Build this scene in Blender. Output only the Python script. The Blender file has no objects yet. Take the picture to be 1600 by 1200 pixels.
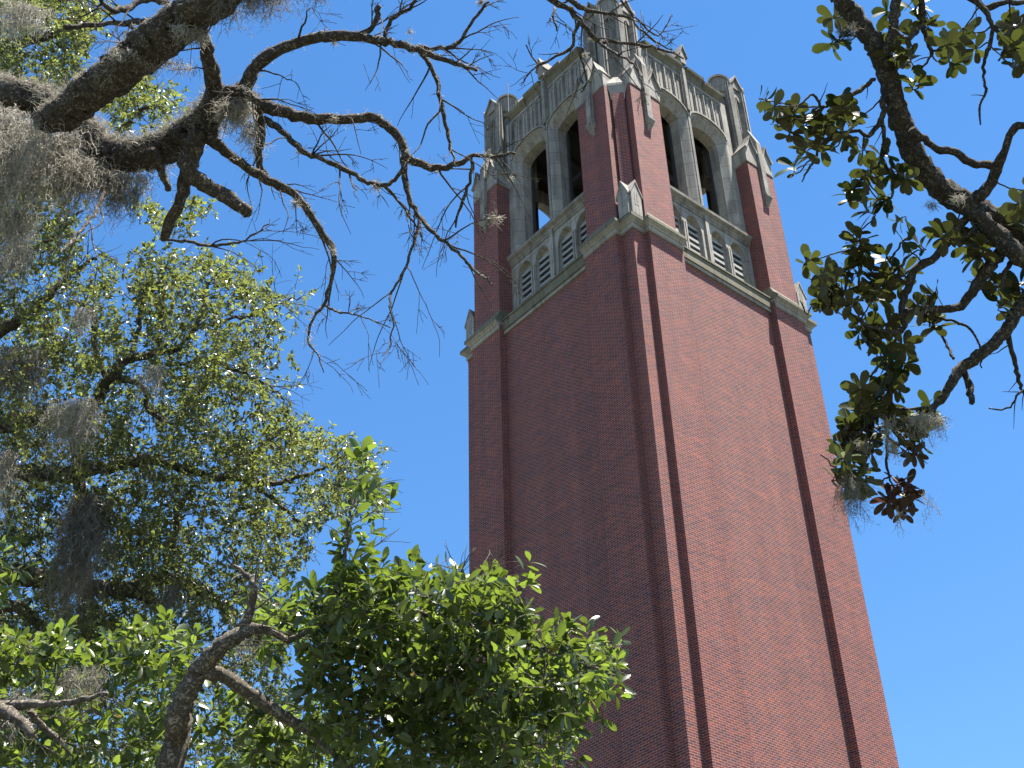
import bpy, math, random
import numpy as np
from mathutils import Matrix, Vector, noise as mnoise
random.seed(7); RNG = np.random.default_rng(7)
SC = bpy.context.scene
COL = SC.collection
PI = math.pi

# ------------------------------------------------------------------ camera, sky, sun, exposure
ZC = 30.73                                   # height of the cornice underside above the ground
YAW, PITCH, ROLL = math.radians(-40.3275), math.radians(38.1376), math.radians(-1.6959)
FPX = 2155.0                                 # focal length in pixels of a 1600 px wide frame
CAMP = np.array([-22.02, -20.159, ZC - 29.081])
MROT = (Matrix.Rotation(YAW, 3, 'Z') @ Matrix.Rotation(PI / 2 + PITCH, 3, 'X') @ Matrix.Rotation(ROLL, 3, 'Z'))
cam_d = bpy.data.cameras.new('camera'); cam = bpy.data.objects.new('camera', cam_d); COL.objects.link(cam)
cam_d.sensor_width = 36.0; cam_d.lens = FPX / 1600 * 36.0; cam_d.clip_start = 0.1; cam_d.clip_end = 3000
cam.matrix_world = Matrix.Translation(Vector(CAMP)) @ MROT.to_4x4()
SC.camera = cam

SUN = Vector((0.65, -1.0, 4.3)).normalized()
w = bpy.data.worlds.new("World"); SC.world = w; w.use_nodes = True
nt = w.node_tree; bg = nt.nodes['Background']
sky = nt.nodes.new('ShaderNodeTexSky'); sky.sky_type = 'NISHITA'; sky.sun_disc = False
sky.sun_elevation = math.asin(SUN.z); sky.sun_rotation = math.atan2(SUN.x, SUN.y)
sky.air_density = 1.0; sky.dust_density = 0.0; sky.ozone_density = 2.0; sky.altitude = 0
hs = nt.nodes.new('ShaderNodeHueSaturation'); hs.inputs['Saturation'].default_value = 1.24
nt.links.new(sky.outputs[0], hs.inputs['Color']); nt.links.new(hs.outputs[0], bg.inputs['Color'])
bg.inputs['Strength'].default_value = 0.064
sl = bpy.data.lights.new('sun', 'SUN'); sl.energy = 5.0; sl.angle = math.radians(0.5); sl.color = (1.0, 0.955, 0.88)
so = bpy.data.objects.new('sun', sl); COL.objects.link(so); so.location = (30, -40, 90)
so.rotation_euler = SUN.to_track_quat('Z', 'Y').to_euler()
SC.view_settings.view_transform = 'Standard'; SC.view_settings.look = 'None'
SC.view_settings.gamma = 1.0; SC.view_settings.exposure = 1.98
SC.cycles.max_bounces = 6; SC.cycles.transparent_max_bounces = 4

MR = np.array(MROT)
def at(u, v, D):
    """world point seen at photo pixel (u, v) at depth D metres along the view axis"""
    return CAMP + D * (MR @ np.array([(u - 800) / FPX, -(v - 600) / FPX, -1.0]))
def px(n, D): return n * D / FPX

# ------------------------------------------------------------------ materials
def mat(name):
    m = bpy.data.materials.new(name); m.use_nodes = True
    t = m.node_tree; return m, t, t.nodes['Principled BSDF']
def N(t, kind, **kw):
    n = t.nodes.new(kind)
    for k, v in kw.items():
        if k in n.inputs.keys(): n.inputs[k].default_value = v
        else: setattr(n, k, v)
    return n
def ramp(t, stops):
    r = t.nodes.new('ShaderNodeValToRGB'); e = r.color_ramp.elements
    while len(e) < len(stops): e.new(0.5)
    for i, (p, c) in enumerate(stops): e[i].position = p; e[i].color = (*c, 1) if len(c) == 3 else c
    return r
def mixc(t, a, b, fac, mode='MIX'):
    m = t.nodes.new('ShaderNodeMix'); m.data_type = 'RGBA'; m.blend_type = mode
    for sock, val in ((m.inputs[0], fac), (m.inputs[6], a), (m.inputs[7], b)):
        if hasattr(val, 'is_linked'): t.links.new(val, sock)
        else: sock.default_value = val if not isinstance(val, tuple) else (*val, 1)
    return m.outputs[2]

def brick_mat(name='red_brick', width=0.2127, mort=0.0080, mcol=(0.295, 0.182, 0.158), off=0.5):
    m, t, b = mat(name); L = t.links
    uv = N(t, 'ShaderNodeUVMap'); uv.uv_map = 'UVMap'
    br = N(t, 'ShaderNodeTexBrick', offset=off, offset_frequency=2, squash=1.0, squash_frequency=2)
    br.inputs['Scale'].default_value = 1; br.inputs['Mortar Size'].default_value = mort
    br.inputs['Mortar Smooth'].default_value = 0.1; br.inputs['Bias'].default_value = -0.1
    br.inputs['Brick Width'].default_value = width; br.inputs['Row Height'].default_value = 0.0677
    br.inputs['Color1'].default_value = (0.178, 0.046, 0.036, 1); br.inputs['Color2'].default_value = (0.076, 0.027, 0.028, 1)
    br.inputs['Mortar'].default_value = (*mcol, 1)
    L.new(uv.outputs[0], br.inputs['Vector'])
    mp = N(t, 'ShaderNodeMapping'); mp.inputs['Scale'].default_value = (0.45, 2.2, 1); L.new(uv.outputs[0], mp.inputs[0])
    n1 = N(t, 'ShaderNodeTexNoise', Scale=1.0, Detail=5.0, Roughness=0.62); L.new(mp.outputs[0], n1.inputs['Vector'])
    # patches of darker, greyer firings laid together
    r1 = ramp(t, [(0.36, (0, 0, 0)), (0.66, (1, 1, 1))]); L.new(n1.outputs['Fac'], r1.inputs[0])
    mp2 = N(t, 'ShaderNodeMapping'); mp2.inputs['Scale'].default_value = (1.6, 6.0, 1); L.new(uv.outputs[0], mp2.inputs[0])
    n2 = N(t, 'ShaderNodeTexNoise', Scale=1.0, Detail=4.0); L.new(mp2.outputs[0], n2.inputs['Vector'])
    r2 = ramp(t, [(0.56, (0, 0, 0)), (0.72, (1, 1, 1))]); L.new(n2.outputs['Fac'], r2.inputs[0])
    tone = mixc(t, (1.12, 1.03, 0.98), (0.90, 0.91, 0.93), r1.outputs[0])
    n0 = N(t, 'ShaderNodeTexNoise', Scale=0.11, Detail=3.0); L.new(uv.outputs[0], n0.inputs['Vector'])
    tone = mixc(t, tone, mixc(t, (0.93, 0.96, 0.99), (1.08, 1.04, 1.0), n0.outputs['Fac']), 1.0, 'MULTIPLY')
    mp3 = N(t, 'ShaderNodeMapping'); mp3.inputs['Scale'].default_value = (1.3, 0.035, 1); L.new(uv.outputs[0], mp3.inputs[0])
    n3 = N(t, 'ShaderNodeTexNoise', Scale=1.0, Detail=4.0, Roughness=0.6); L.new(mp3.outputs[0], n3.inputs['Vector'])
    r3 = ramp(t, [(0.35, (0.86, 0.85, 0.86)), (0.65, (1.08, 1.08, 1.07))]); L.new(n3.outputs['Fac'], r3.inputs[0])      # rain streaks down the shaft
    mp4 = N(t, 'ShaderNodeMapping'); mp4.inputs['Scale'].default_value = (2.2, 9.0, 1); L.new(uv.outputs[0], mp4.inputs[0])
    n4 = N(t, 'ShaderNodeTexNoise', Scale=1.0, Detail=3.0, Roughness=0.7); L.new(mp4.outputs[0], n4.inputs['Vector'])
    r4 = ramp(t, [(0.36, (0.82, 0.90, 1.06)), (0.52, (1, 1, 1)), (0.66, (1.22, 1.06, 0.88))]); L.new(n4.outputs['Fac'], r4.inputs[0])
    tone = mixc(t, mixc(t, tone, r3.outputs[0], 1.0, 'MULTIPLY'), r4.outputs[0], 1.0, 'MULTIPLY')
    c = mixc(t, br.outputs['Color'], tone, 1.0, 'MULTIPLY')
    c = mixc(t, c, (0.42, 0.40, 0.40), mathn(t, r2.outputs[0], 0.30), 'MIX') if False else c
    g = mathn(t, r2.outputs[0], 0.55)
    c = mixc(t, c, (0.070, 0.052, 0.055), mathn2(t, g, mathinv(t, br.outputs['Fac'])), 'MIX')
    L.new(c, b.inputs['Base Color']); b.inputs['Roughness'].default_value = 0.85
    b.inputs['Specular IOR Level'].default_value = 0.25
    bp = N(t, 'ShaderNodeBump', Strength=0.35, Distance=0.006, invert=True); L.new(br.outputs['Fac'], bp.inputs['Height'])
    L.new(bp.outputs[0], b.inputs['Normal'])
    return m
def mathn(t, s, k, op='MULTIPLY'):
    n = t.nodes.new('ShaderNodeMath'); n.operation = op; t.links.new(s, n.inputs[0]); n.inputs[1].default_value = k; return n.outputs[0]
def mathn2(t, a, b, op='MULTIPLY'):
    n = t.nodes.new('ShaderNodeMath'); n.operation = op; t.links.new(a, n.inputs[0]); t.links.new(b, n.inputs[1]); return n.outputs[0]
def mathinv(t, s):
    n = t.nodes.new('ShaderNodeMath'); n.operation = 'SUBTRACT'; n.inputs[0].default_value = 1; t.links.new(s, n.inputs[1]); return n.outputs[0]

def stone_mat(name, base, dark, lichen=0.0, lich_col=(0.14, 0.125, 0.075)):
    m, t, b = mat(name); L = t.links
    tc = N(t, 'ShaderNodeTexCoord')
    n1 = N(t, 'ShaderNodeTexNoise', Scale=1.6, Detail=6.0, Roughness=0.65); L.new(tc.outputs['Object'], n1.inputs['Vector'])
    mp = N(t, 'ShaderNodeMapping'); mp.inputs['Scale'].default_value = (5, 5, 0.55); L.new(tc.outputs['Object'], mp.inputs[0])
    n2 = N(t, 'ShaderNodeTexNoise', Scale=1.0, Detail=5.0, Roughness=0.7); L.new(mp.outputs[0], n2.inputs['Vector'])
    r1 = ramp(t, [(0.30, (0, 0, 0)), (0.70, (1, 1, 1))]); L.new(n1.outputs['Fac'], r1.inputs[0])
    c = mixc(t, base, tuple(x * 0.74 for x in base), r1.outputs[0])
    r2 = ramp(t, [(0.46, (0, 0, 0)), (0.70, (1, 1, 1))]); L.new(n2.outputs['Fac'], r2.inputs[0])
    c = mixc(t, c, dark, mathn(t, r2.outputs[0], 0.92))
    uvn = N(t, 'ShaderNodeUVMap'); uvn.uv_map = 'UVMap'
    jt = N(t, 'ShaderNodeTexBrick', offset=0.5); jt.inputs['Scale'].default_value = 1; jt.inputs['Brick Width'].default_value = 1.15; jt.inputs['Row Height'].default_value = 0.58; jt.inputs['Mortar Size'].default_value = 0.012
    jt.inputs['Color1'].default_value = (1, 1, 1, 1); jt.inputs['Color2'].default_value = (0.80, 0.79, 0.78, 1); jt.inputs['Mortar'].default_value = (0.55, 0.53, 0.5, 1); L.new(uvn.outputs[0], jt.inputs['Vector'])
    c = mixc(t, c, jt.outputs['Color'], 1.0, 'MULTIPLY')
    if lichen:
        n3 = N(t, 'ShaderNodeTexNoise', Scale=3.2, Detail=7.0, Roughness=0.72); L.new(tc.outputs['Object'], n3.inputs['Vector'])
        r3 = ramp(t, [(0.60 - 0.3 * lichen, (0, 0, 0)), (0.72 - 0.2 * lichen, (1, 1, 1))]); L.new(n3.outputs['Fac'], r3.inputs[0])
        c = mixc(t, c, lich_col, mathn(t, r3.outputs[0], 0.9))
    gn_ = N(t, 'ShaderNodeNewGeometry'); sx = N(t, 'ShaderNodeSeparateXYZ'); L.new(gn_.outputs['True Normal'], sx.inputs[0])
    ru = ramp(t, [(0.25, (0, 0, 0)), (0.6, (1, 1, 1))]); L.new(sx.outputs['Z'], ru.inputs[0])      # rain-washed tops carry black algae
    c = mixc(t, c, (0.12, 0.115, 0.095), mathn(t, ru.outputs[0], 0.72))
    L.new(c, b.inputs['Base Color']); b.inputs['Roughness'].default_value = 0.9; b.inputs['Specular IOR Level'].default_value = 0.2
    bn = N(t, 'ShaderNodeTexNoise', Scale=28.0, Detail=4.0); L.new(tc.outputs['Object'], bn.inputs['Vector'])
    bp = N(t, 'ShaderNodeBump', Strength=0.25, Distance=0.02); L.new(bn.outputs['Fac'], bp.inputs['Height']); L.new(bp.outputs[0], b.inputs['Normal'])
    return m
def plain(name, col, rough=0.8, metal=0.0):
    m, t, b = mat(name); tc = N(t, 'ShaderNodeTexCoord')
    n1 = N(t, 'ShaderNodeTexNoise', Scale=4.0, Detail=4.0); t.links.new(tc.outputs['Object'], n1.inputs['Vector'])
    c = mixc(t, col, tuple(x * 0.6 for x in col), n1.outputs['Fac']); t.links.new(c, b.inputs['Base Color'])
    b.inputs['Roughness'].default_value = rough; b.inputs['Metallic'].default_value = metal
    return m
def bark_mat(name, c1, c2, lich, amount):
    m, t, b = mat(name); L = t.links
    tc = N(t, 'ShaderNodeTexCoord')
    nz = N(t, 'ShaderNodeTexNoise', Scale=14.0, Detail=5.0, Roughness=0.7); L.new(tc.outputs['Object'], nz.inputs['Vector'])
    v = N(t, 'ShaderNodeTexNoise', Scale=34.0, Detail=7.0, Roughness=0.78, Distortion=1.2); L.new(tc.outputs['Object'], v.inputs['Vector'])
    r = ramp(t, [(0.43, (0, 0, 0)), (0.54, (1, 1, 1))]); L.new(v.outputs['Fac'], r.inputs[0])
    c = mixc(t, c2, c1, r.outputs[0]); c = mixc(t, c, tuple(x * 0.55 for x in c1), nz.outputs['Fac'])
    n3 = N(t, 'ShaderNodeTexNoise', Scale=9.0, Detail=6.0, Roughness=0.7); L.new(tc.outputs['Object'], n3.inputs['Vector'])
    r3 = ramp(t, [(0.66 - amount * 0.25, (0, 0, 0)), (0.74 - amount * 0.2, (1, 1, 1))]); L.new(n3.outputs['Fac'], r3.inputs[0])
    c = mixc(t, c, lich, mathn(t, r3.outputs[0], 0.6))
    L.new(c, b.inputs['Base Color']); b.inputs['Roughness'].default_value = 0.95; b.inputs['Specular IOR Level'].default_value = 0.15
    h = mathn2(t, r.outputs[0], nz.outputs['Fac'], 'ADD')
    bp = N(t, 'ShaderNodeBump', Strength=1.0, Distance=0.02); L.new(h, bp.inputs['Height']); L.new(bp.outputs[0], b.inputs['Normal'])
    return m
def leaf_mat(name, top, under, trans, gloss=0.32, tfac=0.4, spec=0.5):
    m, t, b = mat(name); L = t.links
    at_ = N(t, 'ShaderNodeAttribute'); at_.attribute_name = 'tint'
    geo = N(t, 'ShaderNodeNewGeometry')
    ra = ramp(t, [(0.0, tuple(x * 0.55 for x in top)), (0.6, top), (0.9, (top[0] * 1.8, top[1] * 1.5, top[2] * 1.2)), (1.0, (0.17, 0.11, 0.03))]); L.new(at_.outputs['Fac'], ra.inputs[0])
    c = mixc(t, ra.outputs[0], under, geo.outputs['Backfacing'])
    L.new(c, b.inputs['Base Color']); b.inputs['Roughness'].default_value = gloss; b.inputs['Specular IOR Level'].default_value = spec
    tr = N(t, 'ShaderNodeBsdfTranslucent')
    rt = ramp(t, [(0.0, tuple(x * 0.5 for x in trans)), (1.0, tuple(min(1, x * 1.5) for x in trans))]); L.new(at_.outputs['Fac'], rt.inputs[0]); L.new(rt.outputs[0], tr.inputs['Color'])
    ms = N(t, 'ShaderNodeMixShader'); ms.inputs[0].default_value = tfac
    L.new(b.outputs[0], ms.inputs[1]); L.new(tr.outputs[0], ms.inputs[2])
    L.new(ms.outputs[0], t.nodes['Material Output'].inputs['Surface'])
    return m

BRICK = brick_mat()
BRICK_P = brick_mat('panel_brick', 0.155, 0.0088, (0.27, 0.172, 0.150), 0.5)
STONE = stone_mat('limestone', (0.365, 0.335, 0.29), (0.145, 0.132, 0.12))
STONE_L = stone_mat('lichened_limestone', (0.21, 0.188, 0.145), (0.07, 0.062, 0.046), 0.55)
STONE_C = stone_mat('weathered_limestone', (0.30, 0.275, 0.24), (0.085, 0.077, 0.068), 0.12, (0.12, 0.11, 0.085))
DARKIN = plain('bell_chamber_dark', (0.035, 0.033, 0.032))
SLATE = plain('louvre_slate', (0.34, 0.335, 0.315))
RODM = plain('rod_metal', (0.10, 0.11, 0.12), 0.5, 0.6)
BARK_O = bark_mat('oak_bark', (0.225, 0.190, 0.155), (0.052, 0.043, 0.035), (0.30, 0.30, 0.26), 0.30)
BARK_F = bark_mat('pale_oak_bark', (0.36, 0.31, 0.25), (0.09, 0.072, 0.058), (0.34, 0.32, 0.28), 0.05)
BARK_M = bark_mat('magnolia_bark', (0.165, 0.142, 0.115), (0.04, 0.033, 0.027), (0.26, 0.27, 0.22), 0.22)
LEAF_OAK = leaf_mat('oak_leaf', (0.066, 0.080, 0.030), (0.125, 0.135, 0.070), (0.22, 0.26, 0.05), 0.38, 0.34, 0.5)
LEAF_BAY = leaf_mat('broad_leaf', (0.050, 0.074, 0.018), (0.080, 0.100, 0.042), (0.19, 0.27, 0.028), 0.34, 0.32, 0.5)
LEAF_MAG = leaf_mat('magnolia_leaf', (0.040, 0.058, 0.018), (0.078, 0.068, 0.034), (0.09, 0.11, 0.018), 0.50, 0.20, 0.09)
LEAF_DEAD = leaf_mat('dead_leaf', (0.050, 0.024, 0.016), (0.058, 0.029, 0.020), (0.045, 0.016, 0.009), 0.5, 0.3)
def moss_mat(name, c1, c2):
    m, t, b = mat(name); L = t.links
    a = N(t, 'ShaderNodeAttribute'); a.attribute_name = 'tint'
    r = ramp(t, [(0, c2), (1, c1)]); L.new(a.outputs['Fac'], r.inputs[0]); L.new(r.outputs[0], b.inputs['Base Color'])
    b.inputs['Roughness'].default_value = 0.9; b.inputs['Specular IOR Level'].default_value = 0.1
    tr = N(t, 'ShaderNodeBsdfTranslucent'); L.new(r.outputs[0], tr.inputs['Color'])
    ms = N(t, 'ShaderNodeMixShader'); ms.inputs[0].default_value = 0.45
    L.new(b.outputs[0], ms.inputs[1]); L.new(tr.outputs[0], ms.inputs[2]); L.new(ms.outputs[0], t.nodes['Material Output'].inputs['Surface'])
    return m
MOSS = moss_mat('spanish_moss', (0.66, 0.62, 0.54), (0.34, 0.32, 0.27))
MOSS_D = moss_mat('old_spanish_moss', (0.42, 0.39, 0.335), (0.17, 0.155, 0.13))

# ------------------------------------------------------------------ object helpers
def link(name, me, parent=None, m=None):
    o = bpy.data.objects.new(name, me); COL.objects.link(o)
    if parent is not None: o.parent = parent
    if m is not None: me.materials.append(m)
    return o
def thing(name, label, cat, loc=(0, 0, 0), group=None):
    o = bpy.data.objects.new(name, None); COL.objects.link(o); o.location = loc
    o['label'] = label; o['category'] = cat
    if group: o['group'] = group
    return o
def tag(o, label, cat, group=None):
    o['label'] = label; o['category'] = cat
    if group: o['group'] = group
    return o
def raw_mesh(name, V, F3, F4, tint=None, smooth=True):
    """fast mesh from numpy triangles and quads; tint is one value per vertex"""
    me = bpy.data.meshes.new(name)
    F3 = np.asarray(F3, np.int32).reshape(-1, 3); F4 = np.asarray(F4, np.int32).reshape(-1, 4)
    nl = F3.size + F4.size; nf = len(F3) + len(F4)
    me.vertices.add(len(V)); me.vertices.foreach_set('co', np.asarray(V, np.float32).ravel())
    me.loops.add(nl); me.loops.foreach_set('vertex_index', np.concatenate([F3.ravel(), F4.ravel()]))
    me.polygons.add(nf)
    st = np.concatenate([np.arange(len(F3)) * 3, F3.size + np.arange(len(F4)) * 4]).astype(np.int32)
    me.polygons.foreach_set('loop_start', st)
    me.polygons.foreach_set('use_smooth', np.full(nf, smooth))
    if tint is not None:
        a = me.attributes.new('tint', 'FLOAT', 'POINT'); a.data.foreach_set('value', np.asarray(tint, np.float32))
    me.update(calc_edges=True); me.validate()
    return me

class PB:
    """polygons with box-projected UVs in metres; coordinates are tower ones (corner at 0,0; cornice underside at z 0)"""
    def __init__(s): s.v = []; s.f = []
    def quad(s, *p):
        i = len(s.v); s.v += [tuple(q) for q in p]; s.f.append(tuple(range(i, i + len(p))))
    def prism(s, poly, z0, z1, cap=True):          # poly counter-clockwise seen from above
        n = len(poly)
        for i in range(n):
            a, b = poly[i], poly[(i + 1) % n]
            s.quad((a[0], a[1], z0), (b[0], b[1], z0), (b[0], b[1], z1), (a[0], a[1], z1))
        if cap:
            s.quad(*[(p[0], p[1], z1) for p in poly]); s.quad(*[(p[0], p[1], z0) for p in reversed(poly)])
    def box(s, x0, x1, y0, y1, z0, z1): s.prism([(x0, y0), (x1, y0), (x1, y1), (x0, y1)], z0, z1)
    def loft(s, rings, cap=True):                  # rings of equal length, bottom to top
        n = len(rings[0])
        for r0, r1 in zip(rings, rings[1:]):
            for i in range(n):
                j = (i + 1) % n; s.quad(r0[i], r0[j], r1[j], r1[i])
        if cap: s.quad(*rings[-1]); s.quad(*reversed(rings[0]))
    def yprof(s, poly, y0, y1):                    # poly in (x, z), counter-clockwise seen from the front (-y), extruded from y0 back to y1
        n = len(poly)
        s.quad(*[(p[0], y0, p[1]) for p in poly]); s.quad(*[(p[0], y1, p[1]) for p in reversed(poly)])
        for i in range(n):
            a, b = poly[i], poly[(i + 1) % n]
            s.quad((a[0], y0, a[1]), (a[0], y1, a[1]), (b[0], y1, b[1]), (b[0], y0, b[1]))
    def build(s, name, m, parent, bevel=0.0):
        me = bpy.data.meshes.new(name)
        me.from_pydata([(x - 4, y - 4, z + ZC) for x, y, z in s.v], [], s.f); me.update()
        uv = me.uv_layers.new(name='UVMap')
        for p in me.polygons:
            n = p.normal
            if abs(n.z) > 0.9: tx = Vector((1, 0, 0)); ty = Vector((0, 1, 0))
            else: tx = Vector((0, 0, 1)).cross(n).normalized(); ty = Vector((0, 0, 1))
            for li in p.loop_indices:
                co = me.vertices[me.loops[li].vertex_index].co
                uv.data[li].uv = (co.dot(tx), co.dot(ty))
        return link(name, me, parent, m)
def rot4(o, ks=(1, 2, 3)):
    for k in ks:
        c = o.copy(); COL.objects.link(c); c.parent = o.parent; c.rotation_euler = (0, 0, k * PI / 2)
        for ch in list(o.children):
            d = ch.copy(); COL.objects.link(d); d.parent = c

# ------------------------------------------------------------------ ground
bpy_v = []
gn = 48; gs = np.linspace(-900, 900, gn)
GX, GY = np.meshgrid(gs, gs); GV = np.c_[GX.ravel(), GY.ravel(), np.zeros(gn * gn)]
GI = np.arange(gn * gn).reshape(gn, gn)
GF = np.c_[GI[:-1, :-1].ravel(), GI[:-1, 1:].ravel(), GI[1:, 1:].ravel(), GI[1:, :-1].ravel()]
gm, gt, gb = mat('lawn')
tcg = N(gt, 'ShaderNodeTexCoord'); gnz = N(gt, 'ShaderNodeTexNoise', Scale=0.6, Detail=8.0); gt.links.new(tcg.outputs['Object'], gnz.inputs['Vector'])
gr = ramp(gt, [(0.3, (0.035, 0.042, 0.022)), (0.7, (0.06, 0.058, 0.04))]); gt.links.new(gnz.outputs['Fac'], gr.inputs[0]); gt.links.new(gr.outputs[0], gb.inputs['Base Color'])
gb.inputs['Roughness'].default_value = 0.95
ground = link('ground', raw_mesh('ground', GV, [], GF), None, gm); ground['kind'] = 'structure'

# ------------------------------------------------------------------ the tower
TW = thing('bell_tower', 'tall square red brick bell tower with pale carved stone belfry and corner turrets', 'tower', (4, 4, 0))
def plan(a, w_, d, p, off=0.0):
    """outline of the shaft: corner posts, piers standing d proud, panels recessed; off grows it outward"""
    side = [(0, 0), (a, 0), (a, -d), (a + w_, -d), (a + w_, p - d), (8 - a - w_, p - d), (8 - a - w_, -d), (8 - a, -d), (8 - a, 0)]
    sgn = [(-1, -1), (-1, -1), (-1, -1), (1, -1), (1, -1), (-1, -1), (-1, -1), (1, -1), (1, -1)]
    pts = []
    for k in range(4):
        c, s_ = [(1, 0), (0, 1), (-1, 0), (0, -1)][k]
        for (x, y), (sx, sy) in zip(side, sgn):
            x2, y2 = x + sx * off - 4, y + sy * off - 4
            pts.append((x2 * c - y2 * s_ + 4, x2 * s_ + y2 * c + 4))
    return pts
A_, W_, D_, P_ = 0.501, 1.432, 0.21, 0.242
pb = PB(); pb.prism(plan(A_, W_, D_, P_), -ZC, 0.3, cap=False); shaft = pb.build('brick_shaft', BRICK, TW)
shaft.data.materials.append(BRICK_P)
for i, p in enumerate(shaft.data.polygons): p.material_index = 1 if i % 9 == 4 else 0      # the recessed panels are laid in a tighter bond

# one quarter of the cornice: the corner post, the two piers beside it, then the flat frieze between the piers
def corner_plan(off, back=0.0):
    a, w_, d = A_, W_, D_
    e = off
    return [(-e, -e), (a - e, -e), (a - e, -d - e), (a + w_ - 0.02 + max(e, 0) * 0.15, -d - e), (a + w_ - 0.02 + max(e, 0) * 0.15, 1.3), (1.3, 1.3), (1.3, a + w_ - 0.02 + max(e, 0) * 0.15),
            (-d - e, a + w_ - 0.02 + max(e, 0) * 0.15), (-d - e, a - e), (-e, a - e)]
def ring(off, z): return [(x, y, z) for x, y in corner_plan(off)]
pb = PB()
pb.loft([ring(0.012, -0.02), ring(0.045, 0.0), ring(0.05, 0.15), ring(0.085, 0.17), ring(0.10, 0.21), ring(0.19, 0.285)], cap=False)
pb.v += []; o = pb.build('cornice_moulding', STONE, TW); rot4(o)
pb = PB()
pb.loft([ring(0.192, 0.285), ring(0.20, 0.30), ring(0.20, 0.42), ring(0.17, 0.45), ring(0.03, 0.62), ring(-0.09, 0.90)], cap=True)
o = pb.build('cornice', STONE_L, TW); rot4(o)
# frieze between the piers
pb = PB(); pb.box(1.93, 6.07, -0.035, 0.6, -0.16, -0.02); o = pb.build('frieze_fillet', STONE, TW); rot4(o)
pb = PB()
pb.yprof([(1.935, -0.02), (6.065, -0.02), (6.065, 0.42), (1.935, 0.42)], -0.075, 0.6)
pb.box(1.936, 6.064, -0.115, 0.5, 0.36, 0.425)
o = pb.build('frieze', STONE_L, TW); rot4(o)

YW = 0.45                                            # plane of the belfry wall
# louvre stage ------------------------------------------------------------
def arch_z(dx, half, zs, rise, p=2.0):
    t = min(1.0, abs(dx) / half); return zs + rise * (1 - t ** p) ** 0.5
LOUV = [(2.16, 2.86), (3.06, 3.78), (4.22, 4.94), (5.14, 5.84)]
pb = PB()
z0, z1 = 0.40, 3.22
edges = [1.80] + [e for ab in LOUV for e in ab] + [6.20]
for i in range(0, len(edges), 2): pb.box(edges[i], edges[i + 1], YW, YW + 0.55, z0, z1)
pb.box(3.93, 4.07, YW - 0.09, YW + 0.01, z0, z1)
for x0, x1 in ((2.88, 2.94), (2.98, 3.04), (4.96, 5.02), (5.06, 5.12), (1.98, 2.08), (5.92, 6.02)): pb.box(x0, x1, YW - 0.045, YW + 0.002, z0, 2.42)
for x0, x1 in LOUV:                                  # spandrels over each little arch
    c, h = (x0 + x1) / 2, (x1 - x0) / 2; n = 14
    zz = [(x0 + (x1 - x0) * i / n, arch_z(x0 + (x1 - x0) * i / n - c, h, 2.42, 0.50, 1.9)) for i in range(n + 1)]
    for (xa, za), (xb, zb) in zip(zz, zz[1:]):
        pb.quad((xa, YW, za), (xb, YW, zb), (xb, YW, z1), (xa, YW, z1))
        pb.quad((xa, YW, za), (xa, YW + 0.2, za - 0.07), (xb, YW + 0.2, zb - 0.07), (xb, YW, zb))
    pb.box(x0 - 0.001, x1 + 0.001, YW + 0.2, YW + 0.5, 2.64, z1)                # tympanum
    pb.box(x0, x0 + 0.06, YW + 0.10, YW + 0.5, z0, 2.66); pb.box(x1 - 0.06, x1, YW + 0.10, YW + 0.5, z0, 2.66)
lo = pb.build('louvre_stage', STONE, TW); rot4(lo)
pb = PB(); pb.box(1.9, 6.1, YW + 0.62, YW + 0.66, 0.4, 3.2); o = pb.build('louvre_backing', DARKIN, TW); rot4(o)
for x0, x1 in LOUV:
    pb = PB()
    for k in range(8):
        z = 0.55 + 0.275 * k
        pb.loft([[(x0 + 0.06, YW + 0.12, z), (x1 - 0.06, YW + 0.12, z), (x1 - 0.06, YW + 0.52, z + 0.22), (x0 + 0.06, YW + 0.52, z + 0.22)],
                 [(x0 + 0.06, YW + 0.12, z + 0.115), (x1 - 0.06, YW + 0.12, z + 0.115), (x1 - 0.06, YW + 0.52, z + 0.27), (x0 + 0.06, YW + 0.52, z + 0.27)]])
    o = pb.build('louvre', SLATE, TW); rot4(o)
# belfry sill
def xprof(pb, prof, x0, x1):                          # prof in (y, z) going front-bottom to front-top then back
    n = len(prof)
    for i in range(n):
        a, b = prof[i], prof[(i + 1) % n]
        pb.quad((x0, a[0], a[1]), (x1, a[0], a[1]), (x1, b[0], b[1]), (x0, b[0], b[1]))
    pb.quad(*[(x0, y, z) for y, z in reversed(prof)]); pb.quad(*[(x1, y, z) for y, z in prof])
pb = PB()
xprof(pb, [(YW - 0.03, 3.10), (YW - 0.03, 3.18), (YW - 0.08, 3.24), (YW - 0.08, 3.30), (YW - 0.19, 3.38), (YW - 0.20, 3.50), (YW - 0.06, 3.58), (YW + 0.9, 3.60), (YW + 0.9, 3.10)], 1.82, 6.18)
pb.box(3.92, 4.08, YW - 0.10, YW - 0.02, 3.0, 3.24)
o = pb.build('belfry_sill', STONE_C, TW); rot4(o)

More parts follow.
